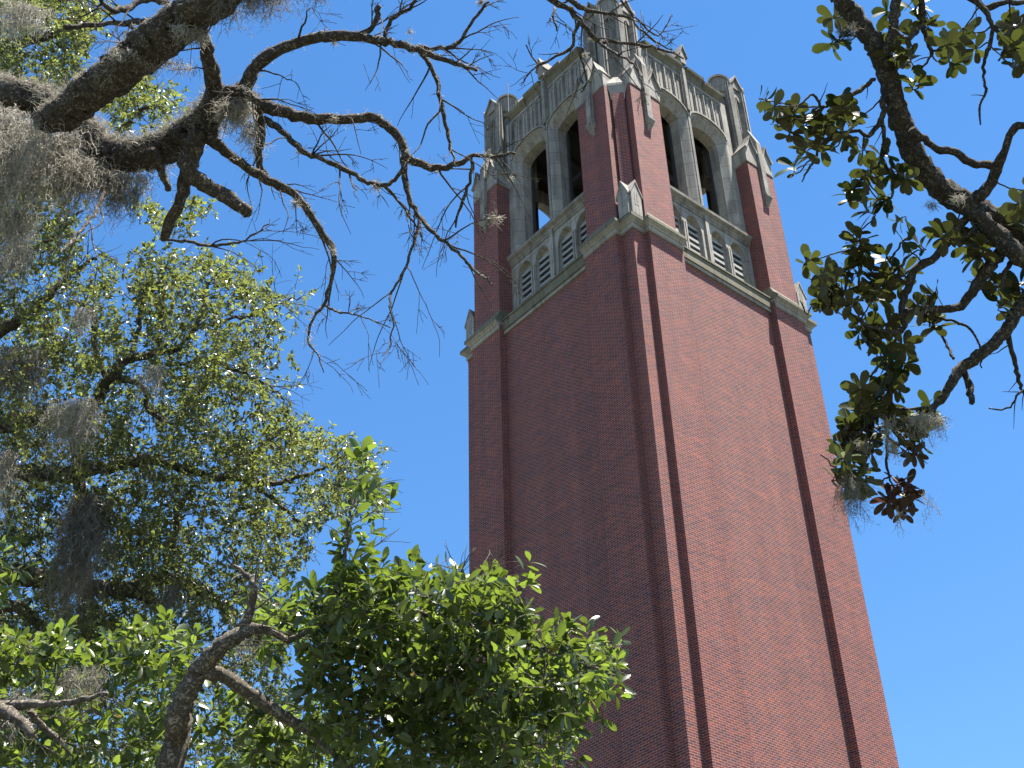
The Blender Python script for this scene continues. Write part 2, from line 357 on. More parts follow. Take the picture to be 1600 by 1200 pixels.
# belfry arches -----------------------------------------------------------
BAYS = (4 - 0.985, 4 + 0.985)
def arch_outline(c, half, zs, rise, n=22):
    pts = [(c - half, 3.58)]
    for i in range(n + 1):
        t = -1 + 2 * i / n; t = math.sin(t * PI / 2)
        pts.append((c + half * t, arch_z(half * t, half, zs, rise, 2.0)))
    pts.append((c + half, 3.58)); return pts
pb = PB(); crown_z = 10.42
for c in BAYS:
    RA = arch_outline(c, 0.91, 8.24, 0.54)
    RA2 = arch_outline(c, 0.87, 8.20, 0.52)
    RB = arch_outline(c, 0.71, 8.00, 0.44)
    RB2 = arch_outline(c, 0.68, 7.98, 0.42)
    RC = arch_outline(c, 0.66, 7.96, 0.38)
    for (R0, y0), (R1, y1) in (((RA, YW), (RA2, YW + 0.03)), ((RA2, YW + 0.03), (RB, YW + 0.23)), ((RB, YW + 0.23), (RB2, YW + 0.26)), ((RB2, YW + 0.26), (RC, YW + 0.62))):
        for i in range(len(R0) - 1):
            pb.quad((R0[i][0], y0, R0[i][1]), (R1[i][0], y1, R1[i][1]), (R1[i + 1][0], y1, R1[i + 1][1]), (R0[i + 1][0], y0, R0[i + 1][1]))
    for i in range(1, len(RA) - 2):                   # wall over the arch: front skin (set back panel) and inner skin
        (xa, za), (xb, zb) = RA[i], RA[i + 1]
        pb.quad((xa, YW, za), (xb, YW, zb), (xb, YW, zb + 0.10), (xa, YW, za + 0.10))
        pb.quad((xa, YW, za + 0.10), (xb, YW, zb + 0.10), (xb, YW + 0.055, zb + 0.16), (xa, YW + 0.055, za + 0.16))
        pb.quad((xa, YW + 0.055, za + 0.16), (xb, YW + 0.055, zb + 0.16), (xb, YW + 0.055, crown_z), (xa, YW + 0.055, crown_z))
        (xa, za), (xb, zb) = RC[i], RC[i + 1]
        pb.quad((xb, YW + 0.62, zb), (xa, YW + 0.62, za), (xa, YW + 0.62, 10.4), (xb, YW + 0.62, 10.4))
# solid jambs and mullion
def jamb(x0, x1): pb.quad((x0, YW, 3.58), (x1, YW, 3.58), (x1, YW, 8.26), (x0, YW, 8.26))
jamb(1.80, BAYS[0] - 0.91); jamb(BAYS[0] + 0.91, BAYS[1] - 0.91); jamb(BAYS[1] + 0.91, 6.20)
for x0, x1 in ((1.80, BAYS[0] - 0.66), (BAYS[0] + 0.66, BAYS[1] - 0.66), (BAYS[1] + 0.66, 6.20)):
    pb.quad((x1, YW + 0.62, 3.58), (x0, YW + 0.62, 3.58), (x0, YW + 0.62, 10.4), (x1, YW + 0.62, 10.4))
pb.box(1.80, BAYS[0] - 0.91, YW, YW + 0.5, 8.26, crown_z); pb.box(BAYS[1] + 0.91, 6.20, YW, YW + 0.5, 8.26, crown_z)
ar = pb.build('belfry_arcade', STONE, TW); rot4(ar)
# hood moulds over the arches
pb = PB()
for c in BAYS:
    R0 = arch_outline(c, 0.91, 8.26, 0.54)[1:-1]; R1 = arch_outline(c, 0.97, 8.28, 0.60)[1:-1]
    for i in range(len(R0) - 1):
        a, b, c2, d2 = R0[i], R0[i + 1], R1[i + 1], R1[i]
        pb.quad((a[0], YW - 0.05, a[1]), (b[0], YW - 0.05, b[1]), (c2[0], YW - 0.05, c2[1]), (d2[0], YW - 0.05, d2[1]))
        pb.quad((d2[0], YW - 0.05, d2[1]), (c2[0], YW - 0.05, c2[1]), (c2[0], YW + 0.1, c2[1] + 0.03), (d2[0], YW + 0.1, d2[1] + 0.03))
        pb.quad((a[0], YW + 0.02, a[1] + 0.02), (b[0], YW + 0.02, b[1] + 0.02), (b[0], YW - 0.05, b[1]), (a[0], YW - 0.05, a[1]))
o = pb.build('hood_mould', STONE, TW); rot4(o)
# mullion pilaster from sill to merlon
pb = PB()
pb.box(3.93, 4.07, YW - 0.10, YW + 0.3, 8.5, 11.15); pb.box(3.945, 4.055, YW - 0.03, YW + 0.2, 3.58, 8.5)
pb.box(3.865, 4.135, YW - 0.03, YW + 0.3, 8.75, 11.10)
pb.box(3.90, 4.10, YW - 0.06, YW + 0.3, 8.6, 11.12)
# pointed merlon that ends the pilaster
pb.yprof([(3.86, 11.0), (4.14, 11.0), (4.14, 11.45), (4.0, 11.95), (3.86, 11.45)], YW - 0.16, YW + 0.42)
for sx in (-1, 1):
    pts = [(4.0, 12.06), (4.0 + sx * 0.20, 11.42), (4.0 + sx * 0.20, 11.36), (4.0, 11.96)]
    if sx > 0: pts = pts[::-1]
    pb.yprof(pts, YW - 0.22, YW + 0.48)
o = pb.build('mullion_pilaster', STONE_C, TW); rot4(o)
# crown: ribs and little pointed lights over each arch
pb = PB()
for c in BAYS:
    x0, x1 = c - 0.90, c + 0.90
    n = 4; wv = (x1 - x0) / n
    for i in range(n + 1):
        x = x0 + wv * i
        zb = arch_z(x - c, 0.97, 8.25, 0.60) if abs(x - c) < 0.97 else 8.25
        pb.box(x - 0.055, x + 0.055, YW + 0.005, YW + 0.2, zb, 10.30)
        pb.box(x - 0.025, x + 0.025, YW - 0.03, YW + 0.1, zb, 10.20)
        if i == n: break
        xm = x + wv / 2; zb = arch_z(xm - c, 0.97, 8.25, 0.60)
        pb.box(xm - 0.022, xm + 0.022, YW + 0.03, YW + 0.2, zb, 10.10)
        for s_ in (-1, 1):                            # pointed heads
            xa, xb = (x + 0.055, xm - 0.022) if s_ < 0 else (xm + 0.022, x + wv - 0.055)
            m_ = (xa + xb) / 2
            pb.yprof([(xa, 9.98), (m_, 10.16), (m_, 10.32), (xa, 10.32)], YW + 0.035, YW + 0.2)
            pb.yprof([(m_, 10.16), (xb, 9.98), (xb, 10.32), (m_, 10.32)], YW + 0.035, YW + 0.2)
    pb.box(x0 - 0.05, x1 + 0.05, YW + 0.002, YW + 0.3, 10.28, 10.44)
o = pb.build('crown_panelling', STONE_C, TW); rot4(o)
pb = PB()
for sgn in (-1, 1):
    for (ua, ub, dz) in ((0.14, 1.02, 0.17), (1.02, 2.0, 0.0)):
        xa, xb = (4 + ua, 4 + ub) if sgn > 0 else (4 - ub, 4 - ua)
        xprof(pb, [(YW - 0.002, 10.44), (YW - 0.05, 10.50 + dz), (YW - 0.16, 10.62 + dz), (YW - 0.18, 10.74 + dz), (YW + 0.10, 10.90 + dz), (YW + 0.5, 10.90 + dz), (YW + 0.5, 10.44)], xa, xb)
o = pb.build('parapet_coping', STONE_L, TW); rot4(o)

# corner piers of the belfry (brick), one at each corner -------------------
def pier_poly(o_=0.11, x1=1.84, ch=0.35):
    return [(0.52, 0.52), (0.5, -o_), (x1, -o_), (x1, 1.02), (1.02, x1), (-o_, x1), (-o_, 0.5)]
pb = PB(); pb.prism(pier_poly(), 0.5, 6.95); o = pb.build('belfry_pier', BRICK, TW); rot4(o)
pb = PB(); pb.prism([(0.14, 0.42), (0.42, 0.14), (0.62, 0.34), (0.34, 0.62)], 0.6, 6.6); o = pb.build('corner_post', BRICK, TW); rot4(o)
# stone stage above the brick
pb = PB()
pb.loft([[(x, y, 6.90) for x, y in pier_poly(0.125, 1.86, 0.36)], [(x, y, 7.45) for x, y in pier_poly(0.125, 1.86, 0.36)],
         [(x, y, 7.60) for x, y in pier_poly(0.06, 1.84, 0.35)]])
def octo(cx, cy, r, rotd=22.5): return [(cx + r / math.cos(PI / 8) * math.cos(math.radians(rotd + 45 * k)), cy + r / math.cos(PI / 8) * math.sin(math.radians(rotd + 45 * k))) for k in range(8)]
TCX = 1.17; TR = 0.87

o = pb.build('turret_base', STONE, TW); rot4(o)
# gablets with swept roofs on each pier face, with the shaft hanging between them
def gablet(pb, x0, x1, yf, yb, z0, zw, zp, lip=0.05):
    m_ = (x0 + x1) / 2; h = (x1 - x0) / 2
    L_ = [(x0 + h * t, zw + (zp - zw) * t ** 1.7) for t in (0, .25, .5, .75, 1.0)]
    Rr = [(2 * m_ - x, z) for x, z in L_[::-1][1:]]
    pb.yprof([(x0, z0), (x1, z0)] + [(x, z) for x, z in (L_ + Rr)[::-1]], yf, yb)
    top = [(x0 - lip, zw - 0.03)] + [(x, z + lip) for x, z in L_[1:]] + [(x, z + lip) for x, z in Rr[:-1]] + [(x1 + lip, zw - 0.03)]
    bot = [(x0 - 0.001, zw - 0.11)] + [(x, z - 0.005) for x, z in L_[1:]] + [(x, z - 0.005) for x, z in Rr[:-1]] + [(x1 + 0.001, zw - 0.11)]
    for i in range(len(top) - 1):
        pb.yprof([bot[i], bot[i + 1], top[i + 1], top[i]], yf - 0.09, yb)
def gablets_on_face(pb):
    gablet(pb, 0.53, 1.02, -0.14, 0.55, 6.92, 7.62, 8.28)
    gablet(pb, 1.32, 1.88, -0.14, 0.55, 6.92, 7.62, 8.28)
pb = PB(); gablets_on_face(pb); o1 = pb.build('gablet', STONE, TW); rot4(o1)
pb = PB()
gablet(pb, 8 - 1.02, 8 - 0.53, -0.14, 0.55, 6.92, 7.62, 8.28); gablet(pb, 8 - 1.88, 8 - 1.32, -0.14, 0.55, 6.92, 7.62, 8.28)
o1 = pb.build('gablet', STONE, TW); rot4(o1)
for xc in (1.17, 8 - 1.17):
    pb = PB()
    pb.loft([[(xc - 0.06, -0.10, 5.00), (xc + 0.06, -0.10, 5.00), (xc + 0.06, -0.05, 5.00), (xc - 0.06, -0.05, 5.00)],
             [(xc - 0.09, -0.17, 5.14), (xc + 0.09, -0.17, 5.14), (xc + 0.09, -0.05, 5.14), (xc - 0.09, -0.05, 5.14)],
             [(xc - 0.15, -0.30, 5.42), (xc + 0.15, -0.30, 5.42), (xc + 0.15, -0.05, 5.42), (xc - 0.15, -0.05, 5.42)],
             [(xc - 0.15, -0.30, 5.50), (xc + 0.15, -0.30, 5.50), (xc + 0.15, -0.05, 5.50), (xc - 0.15, -0.05, 5.50)]])
    pb.loft([[(xc - 0.115, -0.25, 5.50), (xc + 0.115, -0.25, 5.50), (xc + 0.115, 0.4, 5.50), (xc - 0.115, 0.4, 5.50)],
             [(xc - 0.115, -0.25, 8.2), (xc + 0.115, -0.25, 8.2), (xc + 0.115, 0.4, 8.2), (xc - 0.115, 0.4, 8.2)],
             [(xc - 0.10, 0.06, 9.1), (xc + 0.10, 0.06, 9.1), (xc + 0.10, 0.4, 9.1), (xc - 0.10, 0.4, 9.1)]])
    o = pb.build('pendant_shaft', STONE_C, TW); rot4(o)
# the stone gabled plinth and cap of the corner post
pb = PB()
def post_gable(pb, flip):
    pts = [(0.0, 0.6), (0.42, 0.6), (0.42, 1.50), (0.21, 2.02), (0.0, 1.50)]
    lipL = [(-0.05, 1.40), (0.21, 2.00), (0.21, 2.10), (-0.05, 1.48)]
    lipR = [(0.21, 2.00), (0.47, 1.40), (0.47, 1.48), (0.21, 2.10)]
    i0 = len(pb.v)
    pb.yprof(pts, -0.09, 0.42)
    for q in (lipL, lipR): pb.yprof(q, -0.12, 0.40)
    pb.yprof([(0.13, 1.0), (0.19, 1.0), (0.19, 1.5), (0.16, 1.62), (0.13, 1.5)], -0.10, -0.05)
    pb.yprof([(0.23, 1.0), (0.29, 1.0), (0.29, 1.5), (0.26, 1.62), (0.23, 1.5)], -0.10, -0.05)
    if flip:
        for i in range(i0, len(pb.v)): x, y, z = pb.v[i]; pb.v[i] = (y, x, z)
        pb.f = [f if min(f) < i0 else f[::-1] for f in pb.f]
post_gable(pb, False); post_gable(pb, True)
o = pb.build('post_gablet', STONE, TW); rot4(o)
pb = PB()
def cq(a, b, z): return [(a, b, z), (a + .10, b + .26, z), (b + .26, a + .10, z), (b, a, z)]
pb.loft([cq(0.45, 0.12, 6.30), cq(0.46, 0.11, 6.55), cq(0.51, 0.02, 6.98), cq(0.51, 0.02, 7.10), cq(0.60, 0.26, 7.65)])
o = pb.build('post_cap', STONE, TW); rot4(o)

# corner turrets ----------------------------------------------------------
def build_turret():
    pb = PB(); zt = 11.43
    pb.prism(octo(TCX, TCX, TR - 0.12), 7.3, 11.68)
    for k in range(8):
        ang = math.radians(22.5 + 45 * k); R_ = TR / math.cos(PI / 8)
        cx, cy = TCX + R_ * math.cos(ang), TCX + R_ * math.sin(ang)
        rad = np.array([math.cos(ang), math.sin(ang)]); tan = np.array([-rad[1], rad[0]])
        for (wd, pr_) in ((0.15, 0.0), (0.075, 0.05)):     # rib at each corner of the octagon
            q = [np.array([cx, cy]) + rad * (pr_ + 0.02) - tan * wd, np.array([cx, cy]) + rad * (pr_ + 0.02) + tan * wd,
                 np.array([cx, cy]) - rad * 0.28 + tan * wd, np.array([cx, cy]) - rad * 0.28 - tan * wd]
            pb.prism([tuple(p) for p in q], 7.45 if wd > 0.1 else 7.5, 11.63 if wd > 0.1 else 11.78)
        # panel head of the face between this rib and the next
        a2 = math.radians(45 + 45 * k); n2 = np.array([math.cos(a2), math.sin(a2)]); t2 = np.array([-n2[1], n2[0]])
        hw = TR * math.tan(PI / 8)
        def P(u, dep, z): p = np.array([TCX, TCX]) + n2 * (TR - dep) + t2 * u; return (p[0], p[1], z)
        def ex(poly, d0, d1):
            nn = len(poly)
            pb.quad(*[P(u, d0, z) for u, z in poly]); pb.quad(*[P(u, d1, z) for u, z in reversed(poly)])
            for i in range(nn):
                a, b = poly[i], poly[(i + 1) % nn]
                pb.quad(P(a[0], d0, a[1]), P(a[0], d1, a[1]), P(b[0], d1, b[1]), P(b[0], d0, b[1]))
        ex([(-hw * .75, 10.83), (0, 11.23), (0, 11.78), (-hw * .75, 11.78)], 0.03, 0.2)
        ex([(0, 11.23), (hw * .75, 10.83), (hw * .75, 11.78), (0, 11.78)], 0.03, 0.2)
        ex([(-0.02, 7.5), (0.02, 7.5), (0.02, 11.28), (-0.02, 11.28)], 0.05, 0.2)
        if k % 2 == 1:                                     # cardinal faces: pointed gable
            ex([(-hw, 11.63), (hw, 11.63), (hw * .62, 11.90), (0, 12.33), (-hw * .62, 11.90)], -0.03, 0.35)
            ex([(-hw * 1.12, 11.64), (-hw * .6, 11.84), (0, 12.28), (0, 12.40), (-hw * .66, 11.96), (-hw * 1.12, 11.74)], -0.10, 0.45)
            ex([(0, 12.28), (hw * .6, 11.84), (hw * 1.12, 11.64), (hw * 1.12, 11.74), (hw * .66, 11.96), (0, 12.40)], -0.10, 0.45)
        else:                                              # diagonal faces: rounded cap
            arc = [(hw * 1.05 * math.cos(a), 11.63 + 0.50 * math.sin(a) ** 0.8) for a in np.linspace(0, PI, 11)]
            ex([(-hw, 11.3), (hw, 11.3)] + arc[1:-1], -0.02, 0.35)
            arc2 = [(hw * 1.18 * math.cos(a), 11.65 + 0.57 * math.sin(a) ** 0.8) for a in np.linspace(0, PI, 11)]
            for i in range(10): ex([arc[i], arc2[i], arc2[i + 1], arc[i + 1]], -0.09, 0.40)
    # low stone cone inside the gables
    pb.loft([[(x, y, 11.66) for x, y in octo(TCX, TCX, TR - 0.15)], [(x, y, 12.03) for x, y in octo(TCX, TCX, 0.12)]])
    return pb.build('corner_turret', STONE_C, TW)
tur = build_turret()
pb = PB(); pb.box(2.06, 2.085, 0.33, 0.355, 8.4, 12.55); rod = pb.build('lightning_rod', RODM, tur)
rot4(tur)
# inside of the bell chamber: floor, ceiling, frame beams
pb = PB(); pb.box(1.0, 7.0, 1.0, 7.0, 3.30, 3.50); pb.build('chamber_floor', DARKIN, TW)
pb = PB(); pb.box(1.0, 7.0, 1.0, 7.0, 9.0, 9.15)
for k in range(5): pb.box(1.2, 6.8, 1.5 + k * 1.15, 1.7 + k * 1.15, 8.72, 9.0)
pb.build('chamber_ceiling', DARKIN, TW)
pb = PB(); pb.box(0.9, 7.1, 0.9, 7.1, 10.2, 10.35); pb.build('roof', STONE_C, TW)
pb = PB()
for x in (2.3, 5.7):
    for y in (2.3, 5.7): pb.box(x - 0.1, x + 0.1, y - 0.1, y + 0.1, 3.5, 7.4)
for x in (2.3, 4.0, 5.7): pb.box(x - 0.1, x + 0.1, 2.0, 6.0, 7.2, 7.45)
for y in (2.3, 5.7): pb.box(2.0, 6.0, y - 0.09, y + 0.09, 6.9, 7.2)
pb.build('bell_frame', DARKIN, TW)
# dark mesh frame just inside each opening
pb = PB()
for c in BAYS:
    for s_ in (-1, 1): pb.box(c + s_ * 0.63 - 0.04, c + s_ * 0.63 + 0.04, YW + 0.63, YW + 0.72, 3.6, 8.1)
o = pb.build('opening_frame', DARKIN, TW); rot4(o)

# ================================================================== VEGETATION
# ---- tubes
class Tubes:
    """many tapering limbs gathered into one mesh"""
    def __init__(s): s.V = []; s.F = []; s.n = 0; s.paths = []
    def add(s, P, r, sides=6, rough=0.0, seed=0):
        P = np.asarray(P, float); r = np.asarray(r, float); m = len(P)
        T = np.gradient(P, axis=0); T /= np.linalg.norm(T, axis=1)[:, None] + 1e-12
        ref = np.array([0.31, 0.22, 0.93]) if abs(T[0] @ np.array([0.31, 0.22, 0.93])) < 0.9 else np.array([0.9, 0.3, 0.1])
        U = np.zeros_like(P); u = np.cross(T[0], ref); u /= np.linalg.norm(u)
        for i in range(m):
            u = u - T[i] * (u @ T[i]); u /= np.linalg.norm(u) + 1e-12; U[i] = u
        W = np.cross(T, U)
        a = np.arange(sides) * 2 * PI / sides
        ca, sa = np.cos(a), np.sin(a)
        rr = np.repeat(r[:, None], sides, 1)
        if rough > 0:
            rg = np.random.default_rng(seed + 11); k = rg.normal(0, rough, (m, sides)); k = (k + np.roll(k, 1, 0) * .6 + np.roll(k, 1, 1) * .3); rr = rr * (1 + k)
        ringv = P[:, None, :] + rr[:, :, None] * (ca[None, :, None] * U[:, None, :] + sa[None, :, None] * W[:, None, :])
        s.V.append(ringv.reshape(-1, 3))
        i0 = s.n; idx = i0 + np.arange(m * sides).reshape(m, sides); nx = np.roll(idx, -1, 1)
        s.F.append(np.stack([idx[:-1], nx[:-1], nx[1:], idx[1:]], -1).reshape(-1, 4)); s.n += m * sides
        s.V.append(P[[0, -1]] + np.array([-T[0] * r[0] * .3, T[-1] * r[-1] * .6])); e0, e1 = s.n, s.n + 1; s.n += 2
        q = [[nx[0, j], idx[0, j], e0, e0] for j in range(sides)] + [[idx[-1, j], nx[-1, j], e1, e1] for j in range(sides)]
        s.F3 = getattr(s, 'F3', []); s.F3 += [t[:3] for t in q]
        s.paths.append((P, r))
    def build(s, name, m, parent):
        me = raw_mesh(name, np.concatenate(s.V) - np.array(parent.location if parent else (0, 0, 0)), np.array(s.F3), np.concatenate(s.F))
        return link(name, me, parent, m)

def smooth(P, r, step, wob=0.0, rg=RNG):
    """Catmull-Rom through P with radii r, resampled every step metres; wob adds a crooked wander"""
    P = np.asarray(P, float); r = np.asarray(r, float)
    Q = np.vstack([2 * P[0] - P[1], P, 2 * P[-1] - P[-2]]); out = []; rad = []
    for i in range(len(P) - 1):
        p0, p1, p2, p3 = Q[i], Q[i + 1], Q[i + 2], Q[i + 3]
        n = max(2, int(np.linalg.norm(p2 - p1) / step))
        t = (np.arange(n) / n)[:, None]
        out.append(0.5 * ((2 * p1) + (p2 - p0) * t + (2 * p0 - 5 * p1 + 4 * p2 - p3) * t ** 2 + (3 * p1 - p0 - 3 * p2 + p3) * t ** 3))
        rad.append(r[i] + (r[i + 1] - r[i]) * t[:, 0])
    out.append(P[-1:]); rad.append(r[-1:])
    out = np.concatenate(out); rad = np.concatenate(rad)
    if wob:
        k = rg.normal(0, wob, out.shape); k = np.cumsum(k, 0) * 0.35 + k
        k -= np.linspace(0, 1, len(k))[:, None] * k[-1]; k[0] = 0
        out = out + k
    return out, rad
def trace(pts, D0, D1=None, jit=0.0, rg=RNG):
    """photo trace (u, v, width px) -> world polyline and radii; depth runs from D0 to D1"""
    D1 = D0 if D1 is None else D1; n = len(pts); P = []; r = []
    for i, q in enumerate(pts):
        D = D0 + (D1 - D0) * i / max(1, n - 1) + (rg.normal(0, jit) if 0 < i else 0)
        P.append(at(q[0], q[1], D)); r.append(px(q[2], D) / 2)
    return np.array(P), np.array(r)
def unit(v): return v / (np.linalg.norm(v) + 1e-12)
def twigs(tb, P, r, count, L0, L1, depth, rg, droop=0.15, sides=4, t0=0.1, ratio=0.55, rmin=0.0017, zig=0.12, out=None, plane=0.5, ang=(0.5, 1.15)):
    """side twigs along a limb, branching again; plane flattens the spread along the view axis"""
    m = len(P); cum = np.r_[0, np.cumsum(np.linalg.norm(np.diff(P, axis=0), axis=1))]
    fw = MR @ np.array([0, 0, -1.0])
    for _ in range(count):
        t = t0 + (1 - t0) * rg.random(); i = min(m - 2, int(np.searchsorted(cum, t * cum[-1]))); i = max(0, i - 1)
        T = unit(P[i + 1] - P[i]); rv = rg.normal(size=3); rv -= fw * (rv @ fw) * (1 - plane)
        side = unit(np.cross(np.cross(T, rv), T)); a = rg.uniform(*ang)
        d = unit(T * math.cos(a) + side * math.sin(a)); L = rg.uniform(L0, L1) * (1 - 0.45 * t)
        n = max(4, int(L / 0.055)); st = L / n; pts = [P[i]]; dd = d.copy()
        for k in range(n):
            dd = unit(dd + rg.normal(0, zig, 3) + np.array([0, 0, -droop * 0.12]))
            pts.append(pts[-1] + dd * st)
        ra = min(r[i] * ratio, 0.0042 + L * 0.0065); ra = max(ra, rmin * 1.3)
        pts = np.array(pts); rad = np.linspace(ra, rmin, len(pts))
        tb.add(pts, rad, sides)
        if out is not None: out.append((pts, rad))
        if depth > 0: twigs(tb, pts, rad, int(rg.poisson(1.9)), L * .30, L * .75, depth - 1, rg, droop, 3, 0.25, 0.6, rmin, zig, out, plane, ang)

# ---- leaves
class Leaves:
    def __init__(s): s.B = []; s.A = []; s.Nn = []; s.L = []; s.W = []; s.T = []; s.C = []
    def add(s, b, a, n, l, w_, tint, curl=0.15):
        s.B.append(b); s.A.append(a); s.Nn.append(n); s.L.append(l); s.W.append(w_); s.T.append(tint); s.C.append(curl)
    def arrays(s):
        B = np.array(s.B); A = np.array(s.A); A /= np.linalg.norm(A, axis=1)[:, None] + 1e-9
        Nn = np.array(s.Nn); Nn -= A * (A * Nn).sum(1)[:, None]; Nn /= np.linalg.norm(Nn, axis=1)[:, None] + 1e-9
        T = np.minimum(np.array(s.T), .88); T[np.random.default_rng(len(B)).random(len(B)) < .025] = 1.0      # a few yellowed leaves
        return B, A, Nn, np.cross(A, Nn), np.array(s.L), np.array(s.W), T, np.array(s.C)
    def build(s, name, m, parent, fine, shape=(0, .4, .82, 1.0, .85, .5, 0), fold=0.22):
        B, A, Nn, S, L, W, T, C = s.arrays(); n = len(B); org = np.array(parent.location)
        if fine:
            ts = [0.0, 0.16, 0.36, 0.58, 0.78, 0.92, 1.0]; hw = list(shape)
            V = []
            for t, h in zip(ts, hw):
                ctr = B + A * (L * t)[:, None] - Nn * (C * L * t * t)[:, None]
                for sg in ((-1, 0, 1) if 0 < t < 1 else (0,)):
                    V.append(ctr + S * (sg * h * W / 2)[:, None] + Nn * (abs(sg) * fold * h * W / 2)[:, None])
            V = np.stack(V, 1); k = V.shape[1]             # 0 base, five rows of three, then the tip
            f4 = np.array([q for j in range(4) for q in ([1 + 3 * j, 2 + 3 * j, 5 + 3 * j, 4 + 3 * j], [2 + 3 * j, 3 + 3 * j, 6 + 3 * j, 5 + 3 * j])])
            f3 = np.array([[0, 2, 1], [0, 3, 2], [13, 14, 16], [14, 15, 16]])
        else:
            mid = B + A * (L * 0.52)[:, None] - Nn * (C * L * .2)[:, None]
            V = np.stack([B, mid - S * (W / 2)[:, None] + Nn * (fold * W / 2)[:, None], B + A * L[:, None] - Nn * (C * L)[:, None], mid + S * (W / 2)[:, None] + Nn * (fold * W / 2)[:, None]], 1); k = 4
            f4 = np.zeros((0, 4), int); f3 = np.array([[0, 2, 1], [0, 3, 2]])
        off = (np.arange(n) * k)[:, None, None]
        F3 = (f3[None] + off).reshape(-1, 3); F4 = (f4[None] + off).reshape(-1, 4)
        me = raw_mesh(name, V.reshape(-1, 3) - org, F3, F4, np.repeat(T, k), smooth=True)
        return link(name, me, parent, m)
UP = np.array([0, 0, 1.0])
def leafy_twig(lv, tb, p, d, L, nl, ll, lw, rg, tint=(0.2, 0.8), rtw=0.003, droop=0.2, tip=4, updir=0.75):
    """a short twig with alternate leaves and a tuft at the tip"""
    n = 5; pts = [p]; dd = unit(d)
    for k in range(n):
        dd = unit(dd + rg.normal(0, .22, 3) - UP * droop * .1); pts.append(pts[-1] + dd * L / n)
    pts = np.array(pts)
    if tb is not None: tb.add(pts, np.linspace(rtw, rtw * .5, len(pts)), 3)
    base = rg.uniform(*tint)
    for k in range(nl + tip):
        if k < nl: t = 0.15 + 0.8 * (k + .5) / nl
        else: t = 1.0
        x = t * n; i = min(n - 1, int(x)); q = pts[i] + (pts[i + 1] - pts[i]) * (x - i)
        T = unit(pts[i + 1] - pts[i]); rv = unit(np.cross(T, rg.normal(size=3)))
        a = T * (0.45 if k < nl else 0.8) + rv * rg.uniform(.5, 1.1) - UP * droop * rg.random()
        nn = UP * updir + rg.normal(0, .45, 3) + T * 0.25
        s_ = rg.uniform(.5, 1.2)
        lv.add(q, a, nn, ll * s_, lw * s_ * rg.uniform(.8, 1.15), min(1, max(0, base + rg.normal(0, .16))), rg.uniform(0, .3))
def in_poly(x, y, poly):
    c = False; j = len(poly) - 1
    for i in range(len(poly)):
        xi, yi = poly[i]; xj, yj = poly[j]
        if (yi > y) != (yj > y) and x < (xj - xi) * (y - yi) / (yj - yi) + xi: c = not c
        j = i
    return c
def scatter(poly, n, D0, D1, rg, thr=-0.1, fs=1.6, seed=0.0):
    """points inside a traced outline spread through the crown's depth; noise in space opens gaps"""
    xs = [p[0] for p in poly]; ys = [p[1] for p in poly]; out = []; tries = 0
    while len(out) < n and tries < n * 40:
        tries += 1
        u, v = rg.uniform(min(xs), max(xs)), rg.uniform(min(ys), max(ys))
        if not in_poly(u, v, poly): continue
        D = rg.uniform(D0, D1); P = at(u, v, D)
        if mnoise.noise(Vector(P * fs) + Vector((seed, 0, 0))) < thr: continue
        out.append(P)
    return out

# ---- moss
class Strands:
    def __init__(s): s.V = []; s.F = []; s.T = []; s.n = 0
    def add(s, P, wd, tint):
        """a three-sided hair along P"""
        P = np.asarray(P); m = len(P)
        a = np.array([[0.0, 0.0, 0.0]])
        T = unit(P[-1] - P[0]); u = unit(np.cross(T, [0.3, 0.8, 0.2])); v_ = np.cross(T, u)
        rr = wd * np.linspace(1, .45, m)
        offs = [u, -0.5 * u + .87 * v_, -0.5 * u - .87 * v_]
        V = np.stack([P + rr[:, None] * o for o in offs], 1).reshape(-1, 3)
        idx = s.n + np.arange(m * 3).reshape(m, 3); nx = np.roll(idx, -1, 1)
        s.V.append(V); s.F.append(np.stack([idx[:-1], nx[:-1], nx[1:], idx[1:]], -1).reshape(-1, 4)); s.T.append(np.full(m * 3, tint)); s.n += m * 3
    def build(s, name, m, parent=None, org=(0, 0, 0)):
        me = raw_mesh(name, np.concatenate(s.V) - np.array(org), [], np.concatenate(s.F), np.concatenate(s.T))
        o = link(name, me, parent, m)
        if parent is None: o.location = org
        return o
def hang(st, p, L, rg, wd, curl=0.03, side=0.2):
    """one hanging strand with crooked side hairs"""
    n = max(4, int(L / 0.04)); pts = [p]; d = unit(rg.normal(0, .35, 3) - UP)
    for k in range(n):
        d = unit(d * .55 + rg.normal(0, .55, 3) - UP * 0.62); pts.append(pts[-1] + d * L / n)
    tint = rg.random(); st.add(pts, wd, tint)
    for k in range(int(n * side)):
        i = rg.integers(1, n); q = pts[i]; dd = unit(rg.normal(size=3) - UP * .3); l = rg.uniform(.02, .07)
        st.add([q, q + dd * l * .5, q + unit(dd + rg.normal(0, .5, 3)) * l], wd * .8, tint)
MOSS_N = [0]
